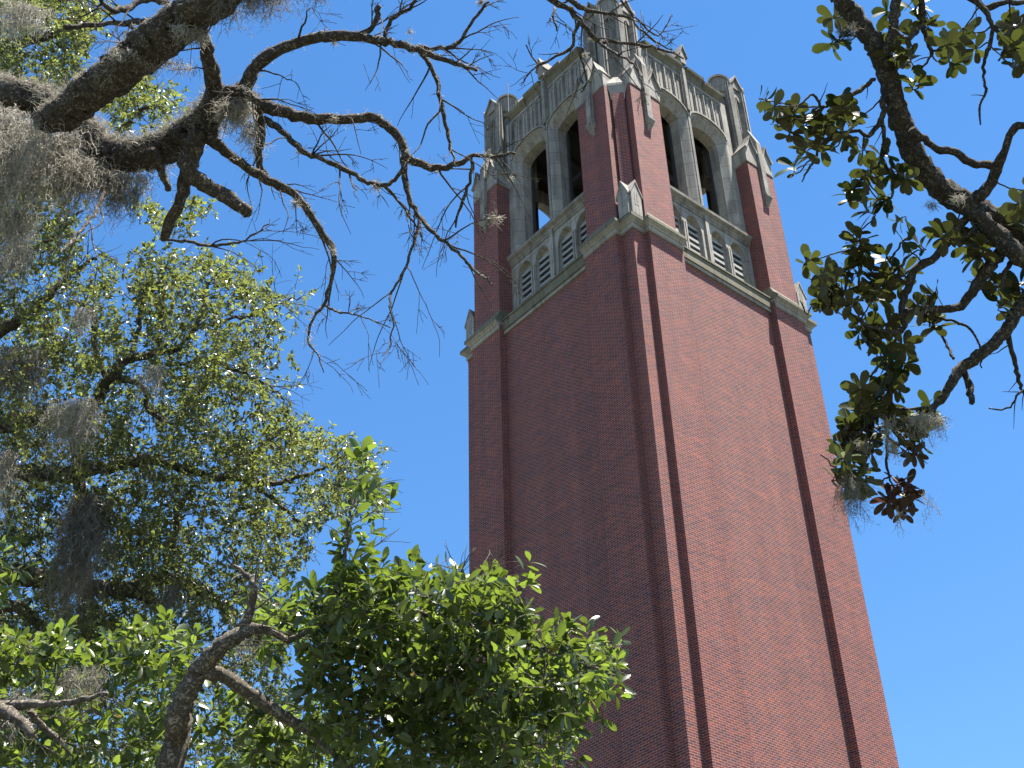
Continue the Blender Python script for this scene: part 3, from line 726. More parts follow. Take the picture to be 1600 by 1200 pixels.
def clump(label, u, v, wpx, lpx, D, n, rg, m=MOSS, wd=0.0022, dz=0.12, group='beards of spanish moss', side=0.35):
    """a beard of moss: strands rooted along a short stretch of limb"""
    st = Strands(); p0 = at(u, v, D); hw = px(wpx, D) / 2; hl = px(lpx, D)
    rt = MR @ np.array([1.0, 0, 0])
    nt_ = max(3, int(n / 45)); tails = [(rg.normal(0, .5), rg.uniform(.45, 1.0), rg.normal(0, dz)) if n > 12 else (0.0, 1.0, 0.0) for _ in range(nt_)]
    for k in range(n):
        c, lf, dzz = tails[rg.integers(nt_)]
        x = np.clip(c + rg.normal(0, .18), -1.25, 1.25)
        lf = lf * (1 - .55 * min(1, abs(x)))
        p = p0 + rt * (x * hw) + np.array([0, 0, -abs(rg.normal(0, .30)) * hl * (.3 + .5 * abs(x))]) + (MR @ np.array([0, 0, 1.0])) * (dzz + rg.normal(0, .04))
        hang(st, p, hl * lf * rg.uniform(.15, 1.05), rg, wd, side=side)
    o = st.build('spanish_moss', m, None, p0)
    tag(o, label, 'moss', group); MOSS_N[0] += 1
    return o
def fuzz(st, P, r, per_m, rg, L=(0.03, 0.12), wd=0.0022, top=0.3):
    """short curly hairs covering a limb"""
    cum = np.r_[0, np.cumsum(np.linalg.norm(np.diff(P, axis=0), axis=1))]
    for _ in range(int(per_m * cum[-1])):
        t = rg.random() * cum[-1]; i = min(len(P) - 2, int(np.searchsorted(cum, t)) - 1); i = max(0, i)
        T = unit(P[i + 1] - P[i]); nn = unit(np.cross(T, rg.normal(size=3)))
        if mnoise.noise(Vector((P[i] + nn * r[i]) * 6.0)) + nn[2] * top * .55 < rg.uniform(-.15, .25): continue
        p = P[i] + (P[i + 1] - P[i]) * rg.random() + nn * r[i] * .9; l = rg.uniform(*L)
        pts = [p]; d = nn
        for k in range(4):
            d = unit(d + rg.normal(0, .95, 3) - UP * .10 * k); pts.append(pts[-1] + d * l / 4)
        st.add(pts, wd, rg.random())
BALLS = []
def ball_moss(label, u, v, rpx, D, n, rg, group='tufts of ball moss on the bare twigs', m=None):
    st = Strands(); p0 = at(u, v, D); R_ = px(rpx, D)
    for k in range(n):
        d = unit(rg.normal(size=3)); l = R_ * rg.uniform(.5, 1.1); pts = [p0 + rg.normal(0, R_ * .12, 3)]
        for j in range(4): d = unit(d + rg.normal(0, .35, 3)); pts.append(pts[-1] + d * l / 4)
        st.add(pts, 0.0020, rg.random())
    o = st.build('ball_moss', m or MOSS, None, p0); tag(o, label, 'moss', group); return o

# ------------------------------------------------------------------ the near live oak: mossy limbs, bare twigs
rg = np.random.default_rng(21)
DN = 9.6
base = at(-330, 700, DN + 1.0); base[2] = 0
OAK = thing('live_oak', 'live oak with thick mossy limbs and bare twigs reaching in from the upper left', 'tree', tuple(base))
LB = [(-420, 300, 95), (-260, 215, 84), (-120, 165, 74), (0, 150, 62), (60, 160, 54), (105, 178, 48), (140, 208, 46), (170, 238, 48), (212, 246, 50), (262, 232, 50), (300, 208, 48), (325, 180, 44), (340, 150, 36)]
P, r = trace(LB, DN + 0.8, DN, .03, rg); P, r = smooth(P, r, .032, .006, rg); limbB = (P, r)
tb = Tubes(); tb.add(P, r, 30, .055, 1); tb.build('limb', BARK_O, OAK)
tr_ = np.array([[base[0], base[1], -0.3], [base[0] + .1, base[1] + .1, 2.5], (limbB[0][0] + base) / 2 * [1, 1, 1] + [0, 0, 1.8], limbB[0][0]])
P, r = smooth(tr_, [.52, .40, .34, limbB[1][0]], .12, .01, rg); tb = Tubes(); tb.add(P, r, 16, .04, 2); tb.build('trunk', BARK_O, OAK)
LA = [(70, 190, 40), (100, 180, 50), (122, 164, 54), (152, 140, 57), (198, 103, 61), (248, 62, 65), (300, 22, 63), (345, -5, 60), (400, -60, 56), (470, -140, 48)]
P, r = trace(LA, DN - .1, DN - 1.0, .02, rg); P, r = smooth(P, r, .032, .006, rg); limbA = (P, r)
tb = Tubes(); tb.add(P, r, 30, .06, 3); tb.build('limb', BARK_O, OAK)
TR = []            # traced secondary branches of the near oak
def br(pts, D0, D1, sides=8, rough=.05, jit=.02, step=.035, wob=.004):
    P, r = trace(pts, D0, D1, jit, rg); P, r = smooth(P, r, step, wob, rg); return (P, r, sides, rough)
SEC = [
 [(338, 160, 38), (333, 130, 28), (327, 100, 24), (322, 75, 21), (313, 55, 19), (312, 38, 20)],
 [(330, 180, 36), (345, 158, 34), (368, 150, 30), (385, 132, 24), (400, 102, 21), (430, 80, 19), (465, 66, 17), (500, 56, 17), (560, 56, 15), (610, 64, 12), (650, 74, 11), (690, 92, 8), (745, 110, 5)],
 [(655, 76, 8), (670, 96, 8), (684, 130, 7), (690, 162, 7), (700, 200, 6), (704, 230, 4.5), (712, 260, 3)],
 [(650, 73, 7), (700, 76, 6.5), (722, 58, 5.5), (740, 32, 5), (764, 3, 4)],
 [(560, 57, 8), (578, 48, 9), (590, 30, 9), (592, 10, 8)],
 [(600, 62, 6), (612, 30, 7), (640, 12, 6), (650, 0, 5)],
 [(368, 158, 30), (400, 163, 24), (422, 169, 21), (460, 178, 19), (500, 184, 17), (545, 184, 16), (582, 183, 15), (607, 201, 14), (626, 226, 13), (634, 246, 12), (655, 256, 11), (690, 263, 10), (720, 252, 9), (736, 242, 7), (770, 246, 5.5), (805, 240, 4)],
 [(630, 244, 10), (633, 280, 10), (641, 312, 9), (656, 340, 8), (680, 366, 7), (702, 382, 6), (725, 405, 5), (745, 424, 4), (770, 446, 2.5)],
 [(735, 243, 6), (736, 270, 6), (727, 300, 5), (716, 330, 4.5), (712, 355, 3)],
 [(656, 342, 6), (650, 370, 5), (640, 400, 4.5), (628, 430, 4.5), (612, 455, 4), (607, 472, 3.5), (611, 510, 3), (607, 546, 2)],
 [(414, 186, 11), (440, 206, 10), (470, 233, 9.5), (510, 251, 9), (550, 270, 8), (580, 283, 8), (605, 286, 7), (630, 262, 6)],
 [(600, 290, 6), (622, 312, 4.5), (642, 342, 3), (660, 372, 2)],
 [(322, 196, 26), (338, 226, 18), (380, 260, 14), (410, 279, 14), (440, 296, 14), (460, 306, 13), (476, 326, 12), (491, 351, 11), (505, 372, 11), (516, 382, 10), (520, 402, 9), (518, 424, 7.5), (510, 450, 6.5), (505, 476, 5), (486, 500, 4), (480, 532, 3), (492, 556, 2.2), (506, 582, 1.6)],
 [(505, 476, 5), (520, 486, 4), (545, 492, 3), (570, 500, 2.2), (610, 512, 1.6)],
 [(405, 172, 16), (407, 210, 15), (403, 240, 14), (408, 264, 12), (420, 285, 9)],
 [(312, 208, 34), (298, 240, 30), (294, 264, 26), (308, 280, 24), (340, 301, 23), (368, 316, 21), (388, 334, 19)],
 [(310, 212, 26), (298, 258, 24), (284, 308, 19), (267, 350, 16), (258, 374, 13)],
 [(236, 236, 16), (245, 252, 14), (255, 278, 12), (263, 296, 10)],
 [(270, 32, 10), (235, 33, 10), (200, 35, 9), (150, 38, 9), (100, 43, 8)],
 [(265, 2, 8), (220, 0, 10), (200, 12, 10), (175, 14, 9), (160, 0, 7), (150, -20, 5)],
 [(205, 40, 6), (215, 55, 5), (200, 60, 4), (187, 72, 3)],
 [(345, 155, 20), (370, 143, 16), (395, 150, 12), (405, 160, 10)],
 [(260, 375, 4), (290, 378, 5), (330, 385, 5), (372, 380, 4), (400, 365, 3), (420, 350, 2)],
 [(170, 280, 9), (150, 330, 6), (120, 370, 4), (95, 395, 3)],
]
ST = Strands(); tw = Tubes()
for k, pts in enumerate(SEC):
    P, r, sd, ro = br(pts, DN + rg.normal(0, .05), DN + rg.normal(-.25, .35))
    big = pts[0][2] > 13
    tb = Tubes(); tb.add(P, r, 10 if big else 7, .09 if big else .12, k)
    if k not in (15, 16, 17): twigs(tb, P, r, int(2 + 4.2 * np.linalg.norm(P[-1] - P[0])), .30, .95, 2, rg, .5, plane=.6, t0=.2, ang=(.40, .95))
    tb.build('branch', BARK_O, OAK)
    if big: fuzz(ST, P, r, 260, rg, (.02, .08))
    else: fuzz(ST, P, r, 70, rg, (.01, .035), .0018)
# the bare branch that comes down over the top of the tower
TOP = [
 [(800, -60, 12), (855, -4, 9), (872, 9, 9), (892, 15, 9), (906, 32, 8.5), (921, 52, 7.5), (937, 65, 6.5), (962, 67, 5.5), (1000, 71, 5), (1040, 80, 4), (1068, 92, 2.5)],
 [(860, -20, 8), (890, 0, 8), (912, 12, 8), (930, 18, 6), (965, 22, 4.5), (985, 28, 4), (1000, 46, 3.5), (1030, 70, 3), (1050, 78, 2)],
 [(937, 66, 5), (962, 82, 4), (984, 95, 3.5), (998, 112, 3), (1005, 142, 2)],
 [(906, 32, 7), (898, 52, 6), (896, 72, 5), (870, 86, 4), (846, 98, 3.5), (832, 88, 2.5), (822, 70, 2)],
 [(846, 98, 3), (830, 110, 2.4), (818, 128, 1.8)],
 [(905, 74, 4), (912, 100, 3.5), (918, 128, 3), (908, 144, 2)],
 [(970, 0, 4), (985, 20, 4), (1005, 42, 3), (1030, 58, 2.5), (1048, 30, 2), (1050, 26, 1.5)],
 [(866, 12, 4), (866, 30, 3.5), (870, 48, 2.5)],
]
for k, pts in enumerate(TOP):
    P, r, sd, ro = br(pts, DN - .5, DN - .4 + rg.normal(0, .2))
    tb = Tubes(); tb.add(P, r, 7, .12, k + 50); twigs(tb, P, r, int(2 + 4 * np.linalg.norm(P[-1] - P[0])), .2, .6, 2, rg, .3, plane=.6, t0=.2, ang=(.40, .95))
    tb.build('branch', BARK_O, OAK); fuzz(ST, P, r, 60, rg, (.01, .03), .0018)
# it hangs from a high limb that passes over the frame
HL = [(470, -140, 48), (560, -190, 44), (680, -180, 36), (760, -120, 24), (800, -60, 14)]
P, r = trace(HL, DN - 1.0, DN - .5, .02, rg); P, r = smooth(P, r, .06, .008, rg); tb = Tubes(); tb.add(P, r, 12, .05, 70); tb.build('limb', BARK_O, OAK)
fuzz(ST, limbB[0][len(limbB[0]) // 5:], limbB[1][len(limbB[0]) // 5:], 1500, rg, (.06, .20), top=1.6); fuzz(ST, *limbA, 600, rg, (.05, .14), top=1.6); fuzz(ST, *limbA, 1700, rg, (.02, .10), top=.8); fuzz(ST, limbB[0][len(limbB[0]) // 4:], limbB[1][len(limbB[0]) // 4:], 2600, rg, (.03, .13), top=.8)
o = ST.build('spanish_moss', MOSS, None, at(250, 150, DN)); tag(o, 'short curly grey moss clinging all along the near oak limbs', 'moss'); o['kind'] = 'stuff'

rg = np.random.default_rng(5)
C_ = clump
C_('wide shaggy curtain of grey moss hanging at the left edge below the mossy limb', 20, 175, 130, 370, DN + .25, 1400, rg, dz=.25)
C_('grey moss curtain left of where the thick diagonal limb meets the mossy one', 85, 195, 120, 290, DN + .25, 1000, rg, dz=.2)
C_('dense brown-grey moss under the sharp bend of the mossy limb', 140, 250, 100, 160, DN + .28, 700, rg, MOSS, dz=.2)
C_('thick pale beard under the lowest bend of the mossy limb', 205, 272, 110, 80, DN + .2, 480, rg)
C_('dark lower tail of the moss below the mossy limb, nearest the open sky', 190, 290, 60, 115, DN + .15, 300, rg, MOSS_D)
C_('long moss streamer reaching down to the leafy oak at the left edge', 32, 330, 60, 155, DN + .2, 380, rg)
C_('pale bright moss bundle dangling at the fork of the oak limbs', 372, 160, 46, 92, DN - .1, 520, rg)
C_('dark moss mass hanging from the top edge, widest of those above the bare branches', 412, -40, 84, 125, DN - .9, 700, rg, MOSS_D)
C_('thin wispy moss hanging from the top edge just right of the thick diagonal limb', 368, -10, 70, 100, DN - .9, 220, rg, MOSS_D)
C_('small moss beard under the middle of the thick diagonal limb', 235, 92, 110, 50, DN - .5, 420, rg)
C_('moss fringe on the upper part of the thick diagonal limb', 310, 45, 60, 45, DN - .75, 260, rg)
C_('long thin moss wisps right of the dark mass at the top edge', 498, -25, 50, 90, DN - .8, 130, rg, MOSS_D)
C_('straggling moss strands at the very left edge, just above the leafy oak', 8, 250, 50, 200, DN + .1, 320, rg, dz=.2)
C_('wispy moss hanging below the pale fork bundle beside the hanging branch', 396, 190, 30, 110, DN - .05, 120, rg)
C_('hazy pale moss veil over the leaves in the top left corner', 35, 10, 90, 130, DN + 2.5, 420, rg)
for lab, u, v, rp, n in [('spiky grey tuft on the thin branch nearest the tower, in open sky', 588, 290, 17, 70), ('grey tuft under the long middle bare branch', 522, 186, 13, 40),
   ('round dark tuft at the top edge beside the tower crown', 752, 2, 14, 60), ('ragged tuft at the bend of the lower bare branch', 470, 235, 14, 45), ('shaggy tuft on the lowest bare branch where it turns down', 462, 318, 15, 55),
   ('tuft at the lower fork over the leafy oak', 519, 392, 11, 45), ('pale wispy tuft seen against the left brick pier of the belfry', 772, 342, 20, 80), ('pale tuft in front of the near corner turret of the tower', 915, 86, 10, 40),
   ('pale wisp higher up before the near turret', 925, 62, 9, 30), ('tiny tuft on the twig before the left belfry arch', 797, 279, 8, 26), ('small tuft near the top on the curving bare branch', 640, 50, 9, 30), ('grey tuft where the upper bare branch leaves the fork', 522, 66, 12, 40)]:
    ball_moss(lab, u, v, rp, DN - .1, n, rg)
TWIST = None
# ------------------------------------------------------------------ the farther live oak behind it
rg = np.random.default_rng(33)
DF = 15.0
base = at(-200, 1150, DF + 2); base[2] = 0
OAF = thing('live_oak', 'leafy live oak with small glossy leaves filling the left side behind the bare limbs', 'tree', tuple(base))
FB = [
 [(-250, 700, 50), (-100, 675, 36), (0, 662, 30), (60, 650, 26), (100, 655, 22), (140, 640, 18), (170, 595, 17), (200, 562, 14), (240, 553, 11), (280, 545, 7)],
 [(185, 592, 12), (225, 602, 10), (235, 640, 8), (268, 662, 6), (300, 668, 4)],
 [(170, 595, 10), (149, 560, 9), (144, 500, 9), (136, 485, 7), (110, 470, 5)],
 [(205, 560, 9), (214, 520, 8), (221, 482, 8), (245, 442, 7), (252, 420, 4)],
 [(280, 545, 7), (300, 512, 7), (318, 480, 6), (322, 450, 4), (345, 425, 3)],
 [(-100, 720, 34), (40, 740, 28), (150, 735, 22), (240, 720, 16), (300, 738, 12), (350, 746, 11), (400, 750, 11), (440, 756, 8), (500, 735, 5), (540, 710, 3)],
 [(350, 746, 9), (390, 715, 7), (420, 690, 5), (450, 670, 3)],
 [(-120, 960, 40), (0, 945, 20), (40, 955, 17), (66, 982, 14), (90, 1010, 10)],
 [(-60, 900, 40), (60, 900, 30), (170, 922, 26), (220, 925, 24), (245, 946, 18), (262, 965, 9)],
 [(200, 920, 20), (240, 908, 22), (275, 906, 21), (320, 926, 18), (346, 946, 14), (370, 960, 9)],
 [(137, 1000, 22), (138, 940, 22), (134, 880, 21), (128, 800, 20), (120, 720, 18), (110, 660, 16)],
 [(265, 870, 12), (275, 830, 11), (280, 790, 9), (300, 760, 6)],
 [(280, 570, 6), (330, 560, 6), (380, 580, 5), (420, 600, 4), (445, 625, 3)],
 [(300, 512, 5), (360, 500, 5), (400, 490, 4), (440, 470, 3), (470, 465, 2)],
 [(400, 760, 7), (450, 800, 6), (480, 830, 4)],
 [(-100, 560, 30), (0, 520, 20), (60, 480, 14), (110, 430, 8), (150, 405, 5)],
 [(-150, 200, 40), (0, 80, 22), (60, 60, 16), (120, 40, 10), (150, 20, 5)],
 [(-60, 250, 20), (80, 290, 14), (150, 250, 10), (210, 180, 8), (260, 160, 5)],
 [(0, 420, 12), (60, 390, 8), (110, 350, 6), (130, 330, 3)],
]
ST = Strands(); LIMB_F = []
tb = Tubes()
trp = np.array([[base[0], base[1], -.3], [base[0] + .2, base[1] + .1, 3.5], at(-200, 800, DF + .8), at(-250, 700, DF + .5), at(-150, 400, DF + .5), at(-150, 200, DF + .3)])
P, r = smooth(trp, [.55, .45, .38, .30, .26, .16], .15, .01, rg); tb.add(P, r, 14, .05, 90); tb.build('trunk', BARK_O, OAF)
for k, pts in enumerate(FB):
    P, r, sd, ro = br(pts, DF + .3 + rg.normal(0, .2), DF + rg.normal(0, .5), step=.05, wob=.01)
    LIMB_F.append((P, r)); tb = Tubes(); tb.add(P, r, 8, .08, k + 100); twigs(tb, P, r, 8, .4, 1.1, 1, rg, .1, plane=.8, ratio=.5)
    tb.build('branch', BARK_O, OAF)
    fuzz(ST, P, r, 60, rg, (.03, .10), .0028)
lv = Leaves(); tb = Tubes()
POLY = [
 ([(-40, -20), (112, -20), (150, 40), (118, 88), (135, 128), (60, 142), (-40, 130)], 620, -.1),
 ([(112, -20), (190, -20), (165, 30), (140, 40)], 20, .0),
 ([(150, 128), (232, 118), (262, 140), (288, 162), (276, 200), (232, 214), (170, 196)], 170, -.12),
 ([(-40, 230), (60, 240), (112, 330), (125, 400), (70, 432), (-40, 445)], 420, -.02),
 ([(190, 310), (260, 330), (320, 300), (330, 320), (290, 370), (240, 372)], 60, .05),
 ([(-40, 440), (60, 446), (110, 420), (165, 396), (200, 402), (238, 388), (262, 392), (300, 402), (345, 398), (392, 420), (432, 462), (472, 470), (466, 502), (442, 540), (470, 566), (430, 588), (440, 612), (478, 640), (470, 660), (400, 690), (-40, 690)], 1750, .0),
 ([(400, 690), (470, 660), (500, 668), (540, 682), (592, 700), (588, 756), (602, 792), (545, 802), (484, 818), (492, 862), (460, 905), (440, 1000), (-40, 1010), (-40, 690)], 2900, -.04),
 ([(-40, 1000), (440, 1000), (470, 1210), (-40, 1210)], 1500, -.05),
]
for poly, n, thr in POLY:
    for p in scatter(poly, n, DF - 1.4, DF + 1.6, rg, thr + .06, 2.1, 4.0):
        d = unit(rg.normal(size=3) + UP * .35 + (p - at(150, 800, DF)) * .05)
        L = rg.uniform(.16, .36)
        leafy_twig(lv, tb, p - d * L * .6, d, L, int(rg.integers(6, 11)), .070, .030, rg, (.0, .95), .0035, .15, 8, .8)
# sprigs along the traced branches and at their ends
for P, r in LIMB_F:
    for _ in range(int(9 * np.linalg.norm(P[-1] - P[0]))):
        i = rg.integers(len(P) // 3, len(P)); d = unit(rg.normal(size=3) + UP * .4)
        if P[i][2] < 0: continue
        leafy_twig(lv, tb, P[i], d, rg.uniform(.2, .5), 8, .066, .027, rg, (.1, .85), .0035, .1, 5)
lv.build('foliage', LEAF_OAK, OAF, False); tb.build('twigs', BARK_O, OAF)
o = ST.build('spanish_moss', MOSS_D, None, at(150, 650, DF)); tag(o, 'thin dark moss clinging along the branches of the leafy oak', 'moss'); o['kind'] = 'stuff'
for lab, u, v, w_, l_, n, m_ in [
  ('moss beard at the left edge beside the top of the leafy oak', 28, 395, 40, 110, 170, MOSS), ('broad hazy moss veil among the oak leaves at the left edge', 30, 560, 110, 130, 300, MOSS_D),
  ('grey moss hanging under the left oak branch, above the big dark beard', 125, 640, 90, 120, 300, MOSS), ('moss strip at the left edge, level with the middle of the tower shaft', 15, 720, 60, 130, 190, MOSS),
  ('big dark moss beard in the middle of the leafy oak', 150, 790, 95, 180, 480, MOSS_D), ('moss fringe under the dark horizontal limb with a sawn end', 275, 930, 60, 60, 140, MOSS_D),
  ('moss beard just left of the sawn oak limb', 118, 900, 45, 90, 150, MOSS), ('ragged moss scraps low at the left, among the bottom foliage', 130, 1060, 130, 120, 300, MOSS),
  ('moss hanging in the bottom left corner', 40, 1090, 60, 110, 170, MOSS_D), ('small moss wisp above the centre of the leafy oak', 240, 590, 40, 60, 100, MOSS), ('thin moss wisps hanging among the upper oak twigs', 130, 500, 50, 60, 80, MOSS)]:
    clump(lab, u, v - 20, w_ * (.6 if v > 1000 else .85), l_ * (1.2 if v > 1000 else 1.75), 8.5 if v > 1000 else DF - .95, int(n * (.7 if v > 1000 else 1.5)), rg, MOSS_D if v > 1000 else m_, .0016 if v > 1000 else .0028)

# ------------------------------------------------------------------ the broad-leaved tree at the bottom
rg = np.random.default_rng(41)
DB = 8.2
b0 = at(262, 1215, DB); base = b0.copy(); base[2] = 0; base[:2] += (MR @ np.array([-.5, 0, .0]))[:2]
BAY = thing('broadleaf_tree', 'tree with large bright green leaves and pale forked trunk at the bottom', 'tree', tuple(base))
tb = Tubes(); tp = np.array([[base[0], base[1], -.3], base + [0, 0, 1.5], b0, at(275, 1130, DB), at(291, 1082, DB), at(312, 1046, DB)])
P, r = smooth(tp, [.16, .12, px(40, DB) / 2, px(36, DB) / 2, px(34, DB) / 2, px(30, DB) / 2], .03, .004, rg); tb.add(P, r, 20, .06, 200); tb.build('trunk', BARK_F, BAY)
BB = [
 [(308, 1052, 34), (340, 1016, 27), (375, 991, 24), (402, 981, 17), (430, 986, 14), (452, 1002, 8)],
 [(376, 992, 17), (386, 972, 15), (394, 950, 13), (396, 920, 11), (386, 900, 9), (364, 884, 6)],
 [(312, 1046, 24), (335, 1048, 22), (366, 1061, 23), (400, 1086, 21), (430, 1106, 19), (460, 1126, 17), (492, 1141, 17), (522, 1142, 15), (548, 1128, 9), (590, 1120, 5)],
 [(425, 1102, 14), (468, 1136, 13), (500, 1162, 12), (540, 1198, 11), (580, 1235, 10)],
 [(-80, 1120, 26), (0, 1106, 19), (40, 1101, 14), (100, 1100, 10), (140, 1090, 8), (168, 1084, 6)],
 [(-40, 1090, 24), (0, 1110, 22), (35, 1130, 18), (48, 1150, 12)],
 [(46, 1112, 10), (72, 1140, 11), (96, 1160, 8), (110, 1180, 4)],
 [(452, 1000, 9), (520, 970, 9), (600, 950, 9), (680, 960, 8), (760, 980, 7), (840, 1010, 6), (920, 1040, 5), (962, 1055, 3)],
 [(500, 975, 6), (530, 910, 6), (542, 860, 5), (545, 815, 4), (560, 770, 3), (572, 735, 2)],
 [(548, 1128, 9), (640, 1100, 9), (730, 1080, 8), (820, 1090, 6), (880, 1110, 4)],
 [(680, 960, 6), (720, 920, 5), (755, 890, 3)], [(760, 980, 5), (790, 940, 4), (805, 912, 2)],
]
LIMB_B = []
for k, pts in enumerate(BB):
    P, r, sd, ro = br(pts, DB + rg.normal(0, .03), DB + rg.normal(-.1, .25), step=.03, wob=.004)
    LIMB_B.append((P, r)); tb = Tubes(); tb.add(P, r, 12 if pts[0][2] > 12 else 7, .07, k + 210); twigs(tb, P, r, 7 if k < 7 else 16, .2, .6, 1, rg, .3 if k >= 7 else .1, plane=.8)
    tb.build('branch', BARK_F, BAY)
lv = Leaves(); tb = Tubes()
POLB = [
 ([(488, 930), (520, 895), (560, 898), (600, 888), (662, 892), (700, 902), (742, 886), (764, 912), (800, 926), (795, 945), (840, 978), (890, 988), (912, 1012), (895, 1045), (640, 1020), (480, 1000)], 360, -.12),
 ([(480, 1000), (640, 1020), (895, 1045), (940, 1064), (935, 1086), (900, 1098), (892, 1150), (866, 1215), (560, 1215), (480, 1110)], 520, -.1),
 ([(905, 1000), (956, 1008), (974, 1058), (950, 1092), (905, 1100)], 26, -.5),
 ([(530, 860), (522, 820), (550, 790), (600, 790), (606, 830), (590, 862)], 4, -.4), ([(545, 800), (540, 770), (560, 712), (590, 708), (594, 752), (600, 790)], 12, -.4),
 ([(-40, 985), (60, 1000), (150, 985), (250, 965), (300, 985), (300, 1040), (270, 1080), (-40, 1080)], 190, -.15, 1),
 ([(-40, 1080), (270, 1080), (260, 1215), (-40, 1215)], 170, -.05, 1), ([(320, 1070), (420, 1110), (520, 1150), (560, 1215), (300, 1215)], 130, -.1, 1),
 ([(390, 930), (478, 905), (480, 990), (440, 1010), (390, 990)], 40, -.1, 1), ([(-40, 820), (20, 830), (36, 900), (10, 940), (-40, 940)], 22, -.3),
]
for poly, n, thr, *bk in POLB:
    for p in scatter(poly, n, DB + .25 if bk else DB - .7, DB + 1.7 if bk else DB + .9, rg, thr, 2.2, 9.0):
        d = unit(rg.normal(size=3) + UP * .55); L = rg.uniform(.10, .24)
        leafy_twig(lv, tb, p - d * L * .7, d, L, int(rg.integers(3, 7)), .105, .040, rg, (.05, .95), .0035, .25, 5, .55)
for P, r in LIMB_B[7:8] + LIMB_B[9:12]:
    for _ in range(int(12 * np.linalg.norm(P[-1] - P[0]))):
        i = rg.integers(len(P) // 4, len(P)); d = unit(rg.normal(size=3) + UP * .6)
        leafy_twig(lv, tb, P[i], d, rg.uniform(.12, .3), 5, .105, .040, rg, (.05, .95), .003, .2, 5)
for _ in range(16):
    P, r = LIMB_B[8]; i = rg.integers(len(P) // 6, int(len(P) * .62)); leafy_twig(lv, tb, P[i], unit(rg.normal(size=3) + UP * .3), rg.uniform(.08, .2), 4, .105, .040, rg, (.0, .4), .003, .2, 4)
lv.build('foliage', LEAF_BAY, BAY, True, (0, .34, .78, 1.0, .88, .52, 0)); tb.build('twigs', BARK_F, BAY)
clump('moss wisp hanging through the gap in the bottom foliage', 575, 1080, 40, 110, DB, 90, rg, MOSS, .0016)
clump('dark moss scrap under the forked pale branch', 383, 1000, 30, 55, DB + .2, 70, rg, MOSS_D, .0016)

